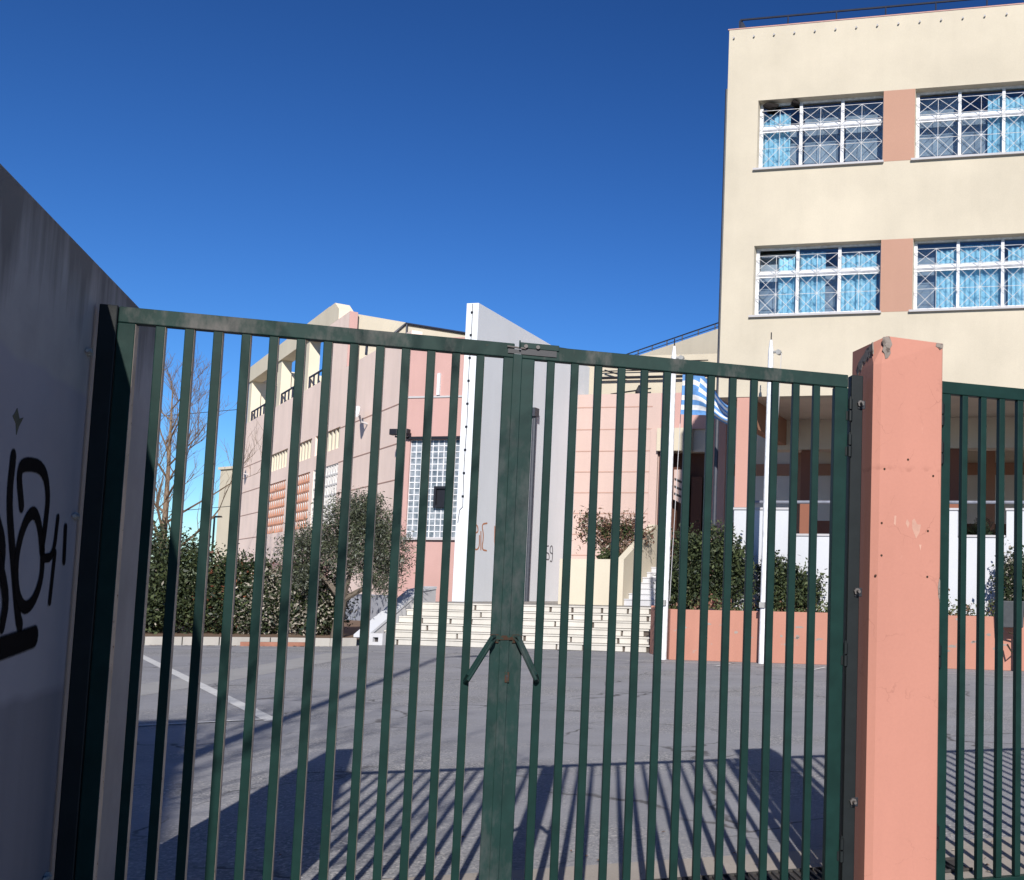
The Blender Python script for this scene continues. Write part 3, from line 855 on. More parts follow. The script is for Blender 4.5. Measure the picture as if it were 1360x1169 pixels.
# per window: for each of three bays (from, to) fraction hung with cyan cloth and whether the grey sheet added to lighten the pane stands full height
CUR = {
    (0, 0): [((0.0, 0.70), 0), (None, 1), (None, 1)],
    (0, 1): [(None, 1), ((0.66, 0.97), 0), ((0.0, 1.0), 0)],
    (0, 2): [((0.0, 1.0), 0), ((0.3, 1.0), 0), (None, 1)],
    (1, 0): [((0.5, 1.0), 1), ((0.0, 0.62), 0), ((0.0, 0.85), 1)],
    (1, 1): [((0.52, 1.0), 1), ((0.0, 1.0), 0), ((0.1, 0.6), 0)],
    (1, 2): [((0.0, 0.6), 0), ((0.2, 1.0), 0), ((0.0, 1.0), 0)],
}
def window(a0, a1, z0, z1, key, open_slot=False):
    yf = FR + 0.20
    H = z1 - z0
    zm = z0 + H * 0.625
    w = (a1 - a0) / 3
    b = MB()
    fw = 0.045
    b.box(a0, a0 + 0.075, yf, yf + 0.07, z0, z1); b.box(a1 - fw, a1, yf, yf + 0.07, z0, z1)
    b.box(a0 + 0.076, a1 - fw - 0.001, yf, yf + 0.07, z0, z0 + 0.05)
    b.box(a0 + 0.076, a1 - fw - 0.001, yf, yf + 0.07, z1 - 0.05, z1)
    for k in (1, 2):
        b.box(a0 + k * w - 0.036, a0 + k * w + 0.036, yf - 0.004, yf + 0.066, z0 + 0.051, z1 - 0.051)
    b.box(a0 + 0.076, a1 - fw - 0.001, yf - 0.008, yf + 0.06, zm - 0.05, zm + 0.05)
    for k in range(3):                       # sash stiles of the sliding lights
        x0, x1 = a0 + k * w + 0.04, a0 + (k + 1) * w - 0.04
        b.box(x0, x1, yf + 0.012, yf + 0.045, z0 + 0.051, z0 + 0.095)
        b.box(x0, x1, yf + 0.012, yf + 0.045, zm - 0.09, zm - 0.051)
    fr = b.build('window', m_white_metal, sb, bevel=0)
    s = MB(); s.box(a0 - 0.07, a1 + 0.03, FR - 0.07, FR + 0.27, z0 - 0.05, z0 - 0.002); s.build('sill', m_greypanel, fr)
    grille(a0 + 0.03, a1 - 0.03, z0 + 0.02, z1, FR + 0.09).build('grille', m_grille, fr)
    for k in range(3):
        x0, x1 = a0 + k * w + 0.04, a0 + (k + 1) * w - 0.04
        for za, zb in ((z0 + 0.051, zm - 0.051), (zm + 0.051, z1 - 0.051)):
            if open_slot and k == 0 and za > zm:
                continue
            p = MB(); p.box(x0, x1, yf + 0.028, yf + 0.034, za, zb); p.build('pane', m_glass, fr)
        c, pane_backing = CUR[key][k]
        if c:
            curtain(x0 + (x1 - x0) * c[0] - 0.02, x0 + (x1 - x0) * c[1] + 0.02, z0 + 0.03, z1 - 0.2 if k != 1 else z1 - 0.1, yf + 0.17, m_curtain).build('curtain', m_curtain, fr)
        zt_ = z1 - (0.05 if pane_backing else random.choice((0.06, 0.42, 0.55)))
        if True:
            q = MB(); q.face([(x0 - 0.02, yf + 0.30, z0 + 0.04), (x1 + 0.02, yf + 0.30, z0 + 0.04), (x1 + 0.02, yf + 0.30, zt_), (x0 - 0.02, yf + 0.30, zt_)])
            q.build('pane_backing', m_panegrey, fr)
    if open_slot:
        p = MB()
        x0, x1 = a0 + 0.08, a0 + w - 0.04
        p.raw([(x0, yf + 0.03, zm + 0.06), (x1, yf + 0.03, zm + 0.06), (x1, yf + 0.16, z1 - 0.17), (x0, yf + 0.16, z1 - 0.17)], [(0, 1, 2, 3)])
        p.build('open_pane', m_glass, fr)
        p = MB(); p.tube([(x0, yf + 0.16, z1 - 0.17), (x1, yf + 0.16, z1 - 0.17)], 0.02, 4); p.build('pane_edge', m_white_metal, fr)
    return fr
for si, (z0, z1) in enumerate(storeys):
    for bi, (a0, a1) in enumerate(bays):
        window(a0, a1, z0, z1, (si, bi), open_slot=(si == 1 and bi == 0))

# swallow nests under the top left lintel
def lump(name, r, m, loc, sq=(1, 1, 1), seed=0, parent=None):
    bm = bmesh.new()
    bmesh.ops.create_icosphere(bm, subdivisions=2, radius=r)
    rr = random.Random(seed)
    for v in bm.verts:
        k = 1 + rr.uniform(-0.18, 0.18)
        v.co = Vector((v.co.x * sq[0] * k, v.co.y * sq[1] * k, v.co.z * sq[2] * k))
    me = bpy.data.meshes.new(name); bm.to_mesh(me); bm.free(); me.materials.append(m)
    o = link(name, me, parent, loc)
    return o
m_nest = plaster('mud_nest', (0.012, 0.009, 0.008), 0.3, 0.0, scale=8, grain=1)
tag(lump('mud_nest', 0.14, m_nest, fac(-2.06, FR + 0.11, 13.20), (1.3, 0.6, 0.62), 3), 'wide dark mud nest under the top left window lintel', 'nest', 'mud nests')
tag(lump('mud_nest', 0.10, m_nest, fac(-1.46, FR + 0.11, 13.23), (1.1, 0.8, 0.62), 5), 'small round dark mud nest right of the wide one under the lintel', 'nest', 'mud nests')

# ground floor: white parapet walls, columns, beams, dim porch
b = MB()
for a0, a1, zt in ((-2.66, -1.35, 3.44), (1.0, 2.56, 3.44), (3.64, 6.2, 3.44), (6.2, A1, 2.84)):
    b.box(a0, a1, FR, FR + 0.25, 1.05, zt)
b.box(-1.349, 0.999, FR, FR + 0.25, 1.05, 2.84); b.box(2.561, 3.639, FR, FR + 0.25, 1.05, 2.84)
b.build('parapet_wall', m_white, sb)
b = MB()
for a0, a1, zt in ((-2.68, -1.33, 3.44), (0.98, 2.58, 3.44), (3.62, 6.22, 3.44), (-1.329, 0.979, 2.84), (2.581, 3.619, 2.84)):
    b.box(a0, a1, FR - 0.03, FR + 0.28, zt + 0.002, zt + 0.05)
b.build('parapet_coping', m_greypanel, sb)
b = MB(); b.tube([(-2.36, FR + 0.12, 3.63), (A1 - 0.4, FR + 0.12, 3.63)], 0.038, 8); b.build('handrail', m_rail2, sb, smooth=True)
# front column, the beam running back from it, inner columns
b = MB(); b.box(-2.67, -2.37, FR + 0.02, FR + 0.42, 3.50, 6.098); b.build('column', m_pinkcol, sb)
for a, y, w, m in ((-2.62, 6.5, 0.26, m_beam), (-1.98, 5.0, 0.32, m_redbrown), (1.9, 5.0, 0.32, m_redbrown), (5.6, 5.0, 0.32, m_redbrown), (2.6, 8.5, 0.3, m_beam)):
    b = MB(); b.box(a, a + w, y, y + 0.34, 1.1, 6.118 if m is m_beam else 5.32); b.build('column', m, sb)
b = MB(); b.box(-2.62, -2.37, FR + 0.44, 6.49, 5.45, 6.118); b.build('beam', m_beam, sb)
b = MB(); b.box(A0 + 0.31, A1 - 0.31, 4.9, 5.45, 5.33, 6.118); b.build('beam', m_tan, sb)
b = MB(); b.box(-6.2, A1 - 0.31, 10.2, 10.49, 1.1, 3.75); b.build('porch_back_wall', m_brown, sb)
b = MB(); b.box(-6.2, A1 - 0.31, 10.2, 10.49, 3.752, 5.25); b.build('porch_back_panel', m_porchpanel, sb)
b = MB(); b.box(-6.2, A1 - 0.31, 10.16, 10.49, 5.252, 5.62); b.build('porch_back_band', m_beam, sb)
b = MB(); b.box(-6.2, A1 - 0.31, 10.2, 10.49, 5.622, 6.118); b.build('porch_back_top', m_tan, sb)
b = MB(); b.box(-1.95, 0.9, 6.6, 6.75, 1.1, 3.56); b.build('porch_screen', m_redbrown, sb)
b = MB(); b.box(-1.55, -1.35, 8.7, 8.9, 1.1, 5.6); b.build('door_frame', m_beam, sb)
# raised porch floor
tag(MB().box(-4.2, A1, FR + 0.26, 12, -0.1, 1.08).build('porch_floor', m_marble, None, FAC, F_RZ), kind='structure')

# dark cycad seen over the low parapet
def rosette(name, label, loc, n, L, m, cat, lift=0.9, wid=0.05, droop=0.5):
    t = thing(name, label, cat, loc)
    b = MB(); b.tube([(0, 0, 0), (0, 0, 0.45)], [0.14, 0.12], 8); b.build('trunk', m_bark, t)
    b = MB()
    for i in range(n):
        a = random.uniform(0, 2 * math.pi)
        e = random.uniform(0.1, 1.35)
        pts = []
        for k in range(6):
            s = k / 5
            r = L * s * math.cos(e)
            z = 0.42 + L * s * math.sin(e) * lift - droop * L * s * s * math.cos(e)
            pts.append(Vector((math.cos(a) * r, math.sin(a) * r, z)))
        side = Vector((-math.sin(a), math.cos(a), 0))
        for k in range(5):
            for h in range(3):
                p = pts[k].lerp(pts[k + 1], h / 3)
                for sg in (-1, 1):
                    q = p + side * sg * wid * 3.6 * (1 - 0.6 * (k / 5)) + Vector((0, 0, 0.04))
                    b.face([p, p + (pts[k + 1] - pts[k]) * 0.18, q + Vector((0, 0, 0.012)), q])
    b.build('fronds', m, t)
    return t
rosette('cycad', 'dark spiky cycad behind the low white parapet right of the pillar', fac(3.06, FR + 0.8, 2.35), 60, 0.72, l_deep, 'plant')

# ================================================================== ENTRANCE between the buildings
en = thing('entrance_block', 'peach grooved entrance wing with brown doors beside the white fin wall', 'building', FAC, F_RZ)
b = MB(); b.box(-13.16, -9.83, 14.5, 15.0, 1.08, 8.86)
b.build('front_wall', m_peach, en)
pw = []
b = MB()
for z in (8.36, 7.52, 6.70, 5.92, 5.14, 4.36, 3.58, 2.80):
    b.box(-13.16, -10.15, 14.490, 14.499, z - 0.018, z + 0.018)
b.build('groove', m_groove, en)
b = MB(); b.box(-10.15, -9.85, 14.38, 14.488, 2.2, 7.5); b.build('pilaster', m_peach, en)
b = MB(); b.box(-9.829, -7.2, 14.5, 15.0, 7.50, 8.86); b.build('upper_wall', m_pink, en)
b = MB(); b.box(-9.829, -8.55, 14.2, 14.98, 6.66, 7.498); b.build('lintel', m_cream, en)
b = MB(); b.box(-8.549, -4.5, 14.6, 14.98, 6.66, 8.4); b.build('lintel', m_tan, en)
b = MB(); b.box(-9.829, -4.2, 15.02, 15.3, 1.08, 6.66); b.build('door_recess', m_brown, en)
b = MB(); b.box(-9.80, -9.45, 14.45, 14.9, 3.9, 6.655); b.build('door_leaf', m_brown, en)
b = MB(); b.box(-9.80, -9.40, 14.3, 14.9, 2.2, 3.898); b.build('door_panel', m_peach, en)
for a in (-9.1, -8.62, -8.13, -7.55):
    b = MB(); b.box(a, a + (0.42 if a < -8 else 0.6), 14.72, 14.80, 2.25, 5.75); b.build('door_leaf', m_brown, en)
# stair soffit that catches the light inside the recess
b = MB(); b.prism([(-9.25, 4.9), (-8.85, 4.7), (-8.85, 6.0), (-9.25, 6.0)], 14.56, 14.70); b.build('stair_soffit', m_peach, en)
b = MB()
for z in (5.62, 5.34, 5.08):
    b.prism([(-9.22, z), (-8.88, z - 0.16), (-8.88, z - 0.08), (-9.22, z + 0.08)], 14.545, 14.558)
b.build('stair_slot', m_interior, en)
b = MB(); b.box(-10.02, -9.95, 14.33, 14.378, 3.3, 3.5); b.box(-9.66, -9.6, 14.24, 14.298, 3.5, 3.75); b.build('wall_box', m_dark, en)
# rear column and sunlit strip
b = MB(); b.box(-4.86, -4.42, 6.0, 6.4, 1.1, 7.2); b.build('column', m_pinkcol, en)
b = MB(); b.box(-6.15, -5.15, 13.0, 13.3, 3.6, 5.5); b.build('rear_strip', m_cream, en)
# cream storey behind with pipes and a small window
b = MB(); b.box(-13.6, -5.0, 17.0, 17.4, 1.08, 10.9); b.build('rear_wall', m_cream, en)
b = MB()
for z in (10.62, 10.28):
    b.tube([(-13.4, 16.9, z), (-8.9, 16.9, z)], 0.022, 5)
b.tube([(-13.4, 16.8, 9.98), (-8.6, 16.8, 9.98)], 0.055, 6)
b.tube([(-13.2, 16.8, 10.3), (-12.2, 16.8, 10.0)], 0.03, 5)
b.tube([(-12.9, 16.8, 9.32), (-11.2, 16.8, 9.52)], 0.03, 5)
b.build('roof_pipes', m_dark, en)
b = MB(); b.box(-10.75, -10.25, 16.94, 16.998, 9.5, 9.85); b.build('small_window', m_interior, en)
tag(lump('roof_vent', 0.25, m_dark, fac(-11.55, 16.6, 9.35), (0.8, 0.6, 1.2), 9), 'dark roof vent on the peach entrance wing', 'vent')

# rear wing with a railed parapet running away to the left
rw = thing('rear_wing', 'cream rear wing with dark rooftop railing left of the tall school building', 'building', fac(-8.96, 18.0), W_RZ)
b = MB(); b.box(-9, 26, -8, 0, 0, 12.15); b.build('wall', m_sidecream, rw)
b = MB()
b.tube([(-9, -0.1, 12.44), (26, -0.1, 12.44)], 0.03, 6); b.tube([(-9, -0.1, 12.28), (26, -0.1, 12.28)], 0.018, 5)
for k in range(27):
    x = -8.8 + k * 1.3
    b.tube([(x, -0.1, 12.15), (x, -0.1, 12.44)], 0.028, 5)
b.build('roof_railing', m_railing, rw)

# marble flight to the entrance, its cream side wall with a dry bed
st = thing('entrance_stairs', 'short flight of white marble stairs up to the brown entrance doors', 'stairs', FAC, F_RZ)
for k in range(7):
    z = 1.08 + 0.165 * (k + 1)
    b = MB(); b.box(-7.72, -4.95, 7.0 + 0.33 * k, 7.0 + 0.33 * (k + 1) - 0.001 if k < 6 else 14.4, 1.081, z)
    b.box(-7.72, -4.95, 6.975 + 0.33 * k, 7.0 + 0.33 * (k + 1) - 0.001, z + 0.001, z + 0.03)
    b.build('step', m_marble, st)
t = thing('side_planter', 'cream walled planter between the white fin wall and the marble stairs', 'planter', FAC, F_RZ)
b = MB(); b.box(-9.75, -7.95, 6.9, 7.15, 1.08, 2.42); b.build('front_wall', m_cream2, t)
b = MB(); b.prismx([(6.9, 1.08), (9.4, 1.08), (9.4, 3.6), (9.2, 3.6), (6.9, 2.42)], -7.948, -7.73); b.build('stair_wall', m_cream2, t)
b = MB(); b.box(-9.75, -7.95, 7.16, 9.4, 1.09, 2.30); b.build('soil', m_soil, t)
t = thing('stair_wall', 'salmon sloped side wall right of the marble stairs', 'wall', FAC, F_RZ)
b = MB(); b.prismx([(4.5, 1.08), (8.6, 1.08), (8.6, 2.45), (7.6, 2.35), (4.9, 1.45), (4.5, 1.3)], -4.948, -4.72); b.build('wall', m_salmon, t)

# ================================================================== FIN WALL
fin = thing('fin_wall', 'tall white fin wall with orange graffiti at its foot', 'wall', FAC, F_RZ)
b = MB(); b.prismx([(7.5, 1.08), (15.4, 1.08), (15.4, 10.10), (7.5, 10.43)], -13.58, -13.165)
b.build('wall', m_fin, fin, bevel=0.01)
b = MB()
b.tube([(-13.10, 11.2, 1.08), (-13.10, 11.2, 7.45)], 0.075, 8)
b.box(-13.162, -13.02, 11.05, 11.35, 7.45, 7.75)
b.build('downpipe', m_pipe, fin, smooth=True)
b = MB()
pts = [(-13.37 + 0.012 * math.sin(z * 2.1), 7.485, z) for z in np.linspace(4.0, 10.4, 14)]
pts = [(-13.50 + 0.0, 7.485, 3.5)] + [(-13.46, 7.485, 3.9)] + pts
b.tube(pts, 0.010, 5)
for z in np.linspace(4.3, 10.1, 9):
    b.box(-13.41, -13.34, 7.470, 7.498, z, z + 0.06)
b.build('cable', m_dark, fin)
ORG = [[(7.71, 3.45), (8.03, 3.5), (8.11, 3.24), (7.85, 3.23)], [(7.88, 3.16), (7.89, 2.8), (8.02, 2.68), (8.21, 2.78), (8.18, 3.15)], [(8.3, 2.72), (8.25, 3.28)], [(8.58, 3.57), (8.27, 3.52), (8.43, 3.16), (8.34, 2.72), (8.63, 2.7)], [(10.62, 3.68), (10.73, 3.57), (10.6, 3.47)], [(10.58, 3.01), (10.64, 2.62), (10.83, 2.95), (10.89, 2.66), (11.0, 3.03)], [(9.05, 3.5), (9.1, 2.75), (9.4, 2.7)], [(9.8, 3.5), (9.6, 3.1), (9.8, 2.7), (10.1, 2.9), (10.0, 3.4), (9.8, 3.5)]]
DRK = [[(12.71, 3.05), (12.52, 3.03), (12.54, 2.81), (12.78, 2.78), (12.8, 2.56), (12.6, 2.57)], [(13.02, 2.79), (12.82, 2.82), (12.84, 3.05), (13.02, 3.07), (13.04, 2.49), (12.88, 2.52)]]
def side_strokes(name, ss, w, m):
    st_ = []
    for i, q in enumerate(ss):
        v, f, e = stroke(q, w, 0)
        st_.append(([(-13.1625 + 0.0006 * i, x, z) for x, y, z in v], f, e))
    return link(name, soft_mesh(name, st_, m), fin)
side_strokes('graffiti', ORG, 0.05, m_spray_orange)
tag(side_strokes('graffiti', DRK, 0.05, m_spray_grey), 'small grey scrawl right of the drain pipe')

# ================================================================== LEFT PINK WING (local x runs away to the far left, +y faces the yard)
wg = thing('pink_wing', 'long washed pink school wing with block screens and a cream rooftop loggia', 'building', WORG, W_RZ)
def wholes(x0, x1, z0, z1, holes, thick, m, name):
    """wall whose face is y=0 facing +y"""
    q = MB().holes(x0, x1, z0, z1, 0, thick, holes)
    q.v = [(x, -y, z) for x, y, z in q.v]
    q.f = [tuple(reversed(f)) for f in q.f]
    return q.build(name, m, wg)
screens = [(8.4, 12.3, 3.9, 6.30), (12.9, 16.8, 3.9, 6.30), (17.4, 21.3, 3.9, 6.30)]
vents = [(8.4, 12.3, 6.90, 7.74), (12.9, 16.8, 6.90, 7.74), (17.4, 21.3, 6.90, 7.74)]
wholes(0, 28.2, 0, 10.05, screens + vents, 0.35, m_pinkwall, 'front_wall')
b = MB()
for z in (7.67, 6.31, 5.08, 3.84):
    for a0, a1 in ((0, 8.39), (21.31, 28.2)):
        b.box(a0, a1, 0.001, 0.008, z - 0.02, z + 0.02)
b.build('groove', m_groove, wg)
b = MB(); b.box(0.0, 28.2, 0.002, 0.05, 0, 1.22); b.build('plinth', plaster('graffitied_plinth', (0.42, 0.43, 0.46), 0.1, 0.0, dirt=(0.06, 0.07, 0.10), dirt_at=0.5, scale=1.2), wg)
b = MB(); b.box(9, 28.2, 0.002, 0.03, 1.222, 2.5); b.build('skirting', m_pink, wg)
# body behind, roof
b = MB(); b.box(0.36, 10, -3, -0.43, 0, 9.7); b.box(10.001, 28.2, -13, -0.43, 0, 9.7); b.build('body', m_cream, wg)
# tall block at the head of the loggia
b = MB(); b.box(8.02, 11.3, -0.30, 0.0, 10.052, 12.28); b.build('upper_wall', m_pinkwall, wg)
b = MB(); b.box(7.995, 8.018, -0.30, 0.0, 10.052, 12.28); b.build('upper_wall_end', m_pink, wg)
b = MB(); b.box(8.2, 11.3, -13, -0.362, 9.72, 12.26); b.build('upper_block', m_cream, wg)
b = MB(); b.tube([(8.14, -1.75, 11.75), (8.14, -2.15, 12.20), (8.14, -13, 12.34)], 0.05, 5); b.tube([(8.14, -2.2, 11.6), (8.14, -2.2, 12.2)], 0.04, 5); b.build('roof_railing', m_railing, wg)
b = MB(); b.prism([(9.7, 12.285), (11.3, 12.285), (11.3, 13.1), (10.4, 13.1), (9.7, 12.7)], -0.55, 0.0); b.build('beam_end', m_sidecream, wg)
# loggia frame
b = MB(); b.box(11.302, 28.2, -0.55, 0.0, 12.30, 13.12); b.build('loggia_beam', m_sidecream, wg)
for x in (27.3, 20.2, 14.7):
    b = MB(); b.box(x, x + 0.75, -0.5, -0.06, 10.06, 12.298); b.build('loggia_column', m_sidecream, wg)
b = MB(); b.box(27.35, 28.0, -5.08, -0.56, 12.32, 13.1); b.build('loggia_cross_beam', m_sidecream, wg)
b = MB(); b.box(20.3, 20.75, -6.5, -0.51, 11.08, 11.76); b.build('loggia_cross_beam', m_sidecream, wg)
b = MB(); b.box(27.4, 28.1, -5.08, -0.51, 10.06, 12.298); b.build('loggia_end_wall', m_sidecream, wg)
b = MB(); b.box(20.3, 20.75, -6.95, -6.51, 10.06, 11.76); b.build('loggia_column', m_sidecream, wg)
# little rail on the parapet
b = MB()
for a0, a1 in ((11.4, 14.6), (15.5, 20.1), (21.0, 27.2)):
    b.tube([(a0, -0.12, 10.62), (a1, -0.12, 10.62)], 0.045, 5)
    n = int((a1 - a0) / 0.75)
    for k in range(n + 1):
        x = a0 + (a1 - a0) * k / n
        b.box(x - 0.03, x + 0.03, -0.15, -0.09, 10.052, 10.62)
b.build('parapet_railing', m_railing, wg)
b = MB()
b.tube([(3.6, -0.15, 10.6), (5.9, -0.15, 10.6), (5.9, -0.15, 10.2)], 0.05, 5); b.build('parapet_railing', m_railing, wg)
# clerestory dividers
dv = MB().box(-0.10, 0.10, -0.30, -0.05, 6.902, 7.738).mesh('divider', m_sidecream)
for a0, a1, z0, z1 in vents:
    for k in range(7):
        link('divider', dv, wg, (a0 + 0.28 + k * 0.56, 0, 0))
    b = MB(); b.box(a0, a1, -0.42, -0.353, z0, z1); b.build('vent_back', m_interior, wg)
# screens of pierced blocks: every block a piece
m_blk_o = plaster('terracotta_block', (0.52, 0.25, 0.16), 0.15, 0.1, scale=3)
m_blk_w = plaster('white_block', (0.68, 0.66, 0.64), 0.12, 0.1, scale=3)
def blockmesh(m_a, m_b):
    b = MB()
    w, h, d = 0.39, 0.40, 0.16
    t = 0.035
    b.box(0, w, -d, 0, 0, t); b.box(0, w, -d, 0, h - t, h)
    b.box(0, t, -d, 0, t, h - t); b.box(w - t, w, -d, 0, t, h - t)
    b.prism([(t, t), (t + 0.09, t), (w - t, h - t), (w - t - 0.09, h - t)], -d + 0.01, -0.012, 1)
    return b.mesh('screen_block', [m_a, m_b])
blks = [blockmesh(m_blk_o, m_blk_w), blockmesh(m_blk_w, m_blk_w)]
for si, (a0, a1, z0, z1) in enumerate(screens):
    fr = MB()
    fr.box(a0, a1, -0.30, -0.02, z0, z0 + 0.001)
    bk = MB(); bk.box(a0, a1, -0.42, -0.353, z0, z1)
    scr = bk.build('block_screen', m_tan, wg)
    for i in range(10):
        for j in range(6):
            link('screen_block', blks[1 if si == 0 else 0], scr, (a0 + i * 0.39, -0.02, z0 + j * 0.40))

# front part beside the fin wall (frame of the main building)
fp = thing('glass_block_hall', 'salmon pink hall front with a tall glass block window beside the fin wall', 'building', FAC, F_RZ)
b = MB()
GW = (-16.33, -13.9, 3.12, 6.35)
b.holes(-16.5, -13.59, 0.9, 9.75, 9.0, 0.4, [GW])
b.build('front_wall', m_pink, fp)
b = MB(); b.box(-16.5, -13.59, 8.97, 8.999, 7.74, 7.80); b.build('string_course', m_greypanel, fp)
b = MB(); b.box(-16.38, -13.59, 8.90, 8.999, 6.352, 6.44); b.build('window_hood', m_dark, fp)
b = MB(); b.box(-16.36, -13.6, 8.90, 9.05, 3.04, 3.118); b.build('window_sill', m_greypanel, fp)
b = MB(); b.box(-15.42, -15.32, 8.93, 8.999, 7.82, 8.55); b.build('wall_light', m_white_metal, fp)
b = MB(); b.box(-16.2, -13.6, 9.402, 14.4, 0.9, 9.55); b.build('body', m_cream, fp)
gwin = MB()
gx, gz = 12, 16
cw, chh = (GW[1] - GW[0]) / gx, (GW[3] - GW[2]) / gz
for i in range(gx + 1):
    x = GW[0] + i * cw
    gwin.box(max(GW[0], x - 0.016), min(GW[1], x + 0.016), 9.06, 9.14, GW[2], GW[3])
for j in range(gz + 1):
    z = GW[2] + j * chh
    for i in range(gx):
        gwin.box(GW[0] + i * cw + 0.0165, GW[0] + (i + 1) * cw - 0.0165, 9.06, 9.14, max(GW[2], z - 0.016), min(GW[3], z + 0.016))
gw = gwin.build('glass_block_window', m_white_metal, fp)
gme = MB()
gme.box(0.017, cw - 0.017, 9.075, 9.13, 0.017, chh - 0.017)
gmesh = gme.mesh('glass_block', m_glassblock)
for i in range(gx):
    for j in range(gz):
        link('glass_block', gmesh, gw, (GW[0] + i * cw, 0, GW[2] + j * chh), bevel=0)
b = MB()
for x0, x1, z0, z1 in ((-15.33, -14.72, 4.72, 4.80), (-15.33, -14.72, 4.10, 4.18), (-15.33, -15.25, 4.18, 4.72), (-14.80, -14.72, 4.18, 4.72)):
    b.box(x0, x1, 8.93, 9.055, z0, z1)
b.box(-15.25, -14.80, 9.0, 9.05, 4.18, 4.72)
tag(b.build('vent_frame', m_dark, None, FAC, F_RZ), 'black open vent frame set in the glass block window', 'vent')

# cameras and floodlight on the walls
def sec_cam(label, x, z):
    t = thing('security_camera', label, 'camera', WORG + Matrix.Rotation(W_RZ, 3, 'Z') @ Vector((x, 0.0, z)), W_RZ, 'security cameras on the pink wing')
    b = MB(); b.tube([(0, 0, -0.35), (0, 0.22, -0.3), (0, 0.3, -0.06)], 0.04, 6); b.build('arm', m_greypanel, t, smooth=True)
    b = MB(); b.tube([(0.25, 0.3, 0.22), (-0.28, 0.46, -0.08)], 0.1, 8); b.tube([(-0.28, 0.46, -0.08), (-0.36, 0.49, -0.125)], [0.1, 0.075], 8)
    b.build('housing', m_white_metal, t, smooth=True)
sec_cam('white security camera at the far end of the pink wing', 26.4, 7.55)
sec_cam('white security camera on the pink wing near the glass block window', 4.6, 7.75)
t = thing('floodlight', 'black floodlight on the corner of the pink wing', 'floodlight', fac(-16.55, 8.98, 6.55), F_RZ)
b = MB(); b.box(-0.34, -0.06, -0.32, -0.12, -0.08, 0.12); b.build('lamp_head', m_dark, t, bevel=0.02)
b = MB(); b.box(0.08, 0.32, -0.32, -0.12, -0.05, 0.12); b.build('lamp_head', m_dark, t, bevel=0.02)
b = MB(); b.tube([(-0.2, -0.2, -0.12), (0.05, 0.05, -0.15), (0.25, -0.2, -0.10)], 0.03, 6); b.build('bracket', m_dark, t)

# far cream block beyond the wing
t = thing('far_building', 'narrow cream building edge beyond the far end of the pink wing', 'building', (-36.2, 60, 0), rad(-30))
b = MB(); b.box(-0.9, 6, 0, 6, 0, 8.05); b.build('wall', m_cream, t)
b = MB(); b.box(-1.0, 6.1, -0.1, 6.1, 8.052, 8.2); b.build('coping', m_cream2, t)

# ================================================================== FRONT STEPS (stone risers)
stp = thing('front_steps', 'wide cream stone steps up to the terrace below the white fin wall', 'steps', FAC, F_RZ)
NS, RH, TD = 6, 0.18, 0.30
SL, SR = -12.62, -5.02
blk = {}
for v in range(7):
    L = 0.55 + 0.11 * v
    bm = bmesh.new()
    bmesh.ops.create_cube(bm, size=1)
    for vv in bm.verts:
        vv.co = Vector(((vv.co.x + 0.5) * L + random.uniform(-0.006, 0.006), vv.co.y * 0.05 + random.uniform(-0.006, 0.006), (vv.co.z + 0.5) * 0.122 + random.uniform(-0.004, 0.004)))
    me = bpy.data.meshes.new('stone_block'); bm.to_mesh(me); bm.free(); me.materials.append(m_stone)
    blk[v] = (L, me)
for k in range(NS):
    y0 = 2.66 + k * TD
    z0 = k * RH
    b = MB(); b.box(SL, SR, y0 + 0.03, y0 + TD + 0.029 if k < NS - 1 else 4.9, z0, z0 + RH - 0.037); b.build('riser', m_mortar, stp)
    b = MB(); b.box(SL, SR, y0 - 0.03, y0 + TD + 0.03 if k < NS - 1 else 4.9, z0 + RH - 0.036, z0 + RH); b.build('tread', m_stone, stp, bevel=0.006)
    x = SL + random.uniform(-0.02, 0.05)
    while x < SR - 0.3:
        v = random.randrange(7)
        L, me = blk[v]
        if x + L > SR:
            L, me = blk[0]
            if x + L > SR:
                break
        link('stone_block', me, stp, (x, y0 + 0.012 + random.uniform(-0.006, 0.004), z0 + 0.012))
        x += L + random.uniform(0.05, 0.085)
# terrace
tag(MB().box(-13.6, -4.7, 4.91, 31, -0.1, 1.079).build('terrace', m_conc, None, FAC, F_RZ), kind='structure')
t = thing('stair_wall', 'white sloped side wall at the left end of the stone steps', 'wall', FAC, F_RZ)
b = MB(); b.prismx([(2.35, 0), (5.2, 0), (5.2, 1.45), (4.5, 1.35), (2.35, 0.18)], -13.0, -12.64); b.build('wall', m_marble, t)
b = MB(); b.prismx([(2.30, 0.19), (4.48, 1.37), (5.2, 1.46), (5.2, 1.53), (4.46, 1.44), (2.30, 0.26)], -13.04, -12.62); b.build('coping', m_white, t)
t = thing('drain_box', 'small white box with a dark square opening beside the stone steps', 'drain', fac(-12.5, 2.35), F_RZ)
b = MB(); b.holes(-0.14, 0.26, 0, 0.30, 0, 0.26, [(-0.02, 0.14, 0.08, 0.20)]); b.build('box', m_marble, t)
b = MB(); b.box(-0.02, 0.14, 0.1, 0.12, 0.08, 0.2); b.build('opening', m_interior, t)

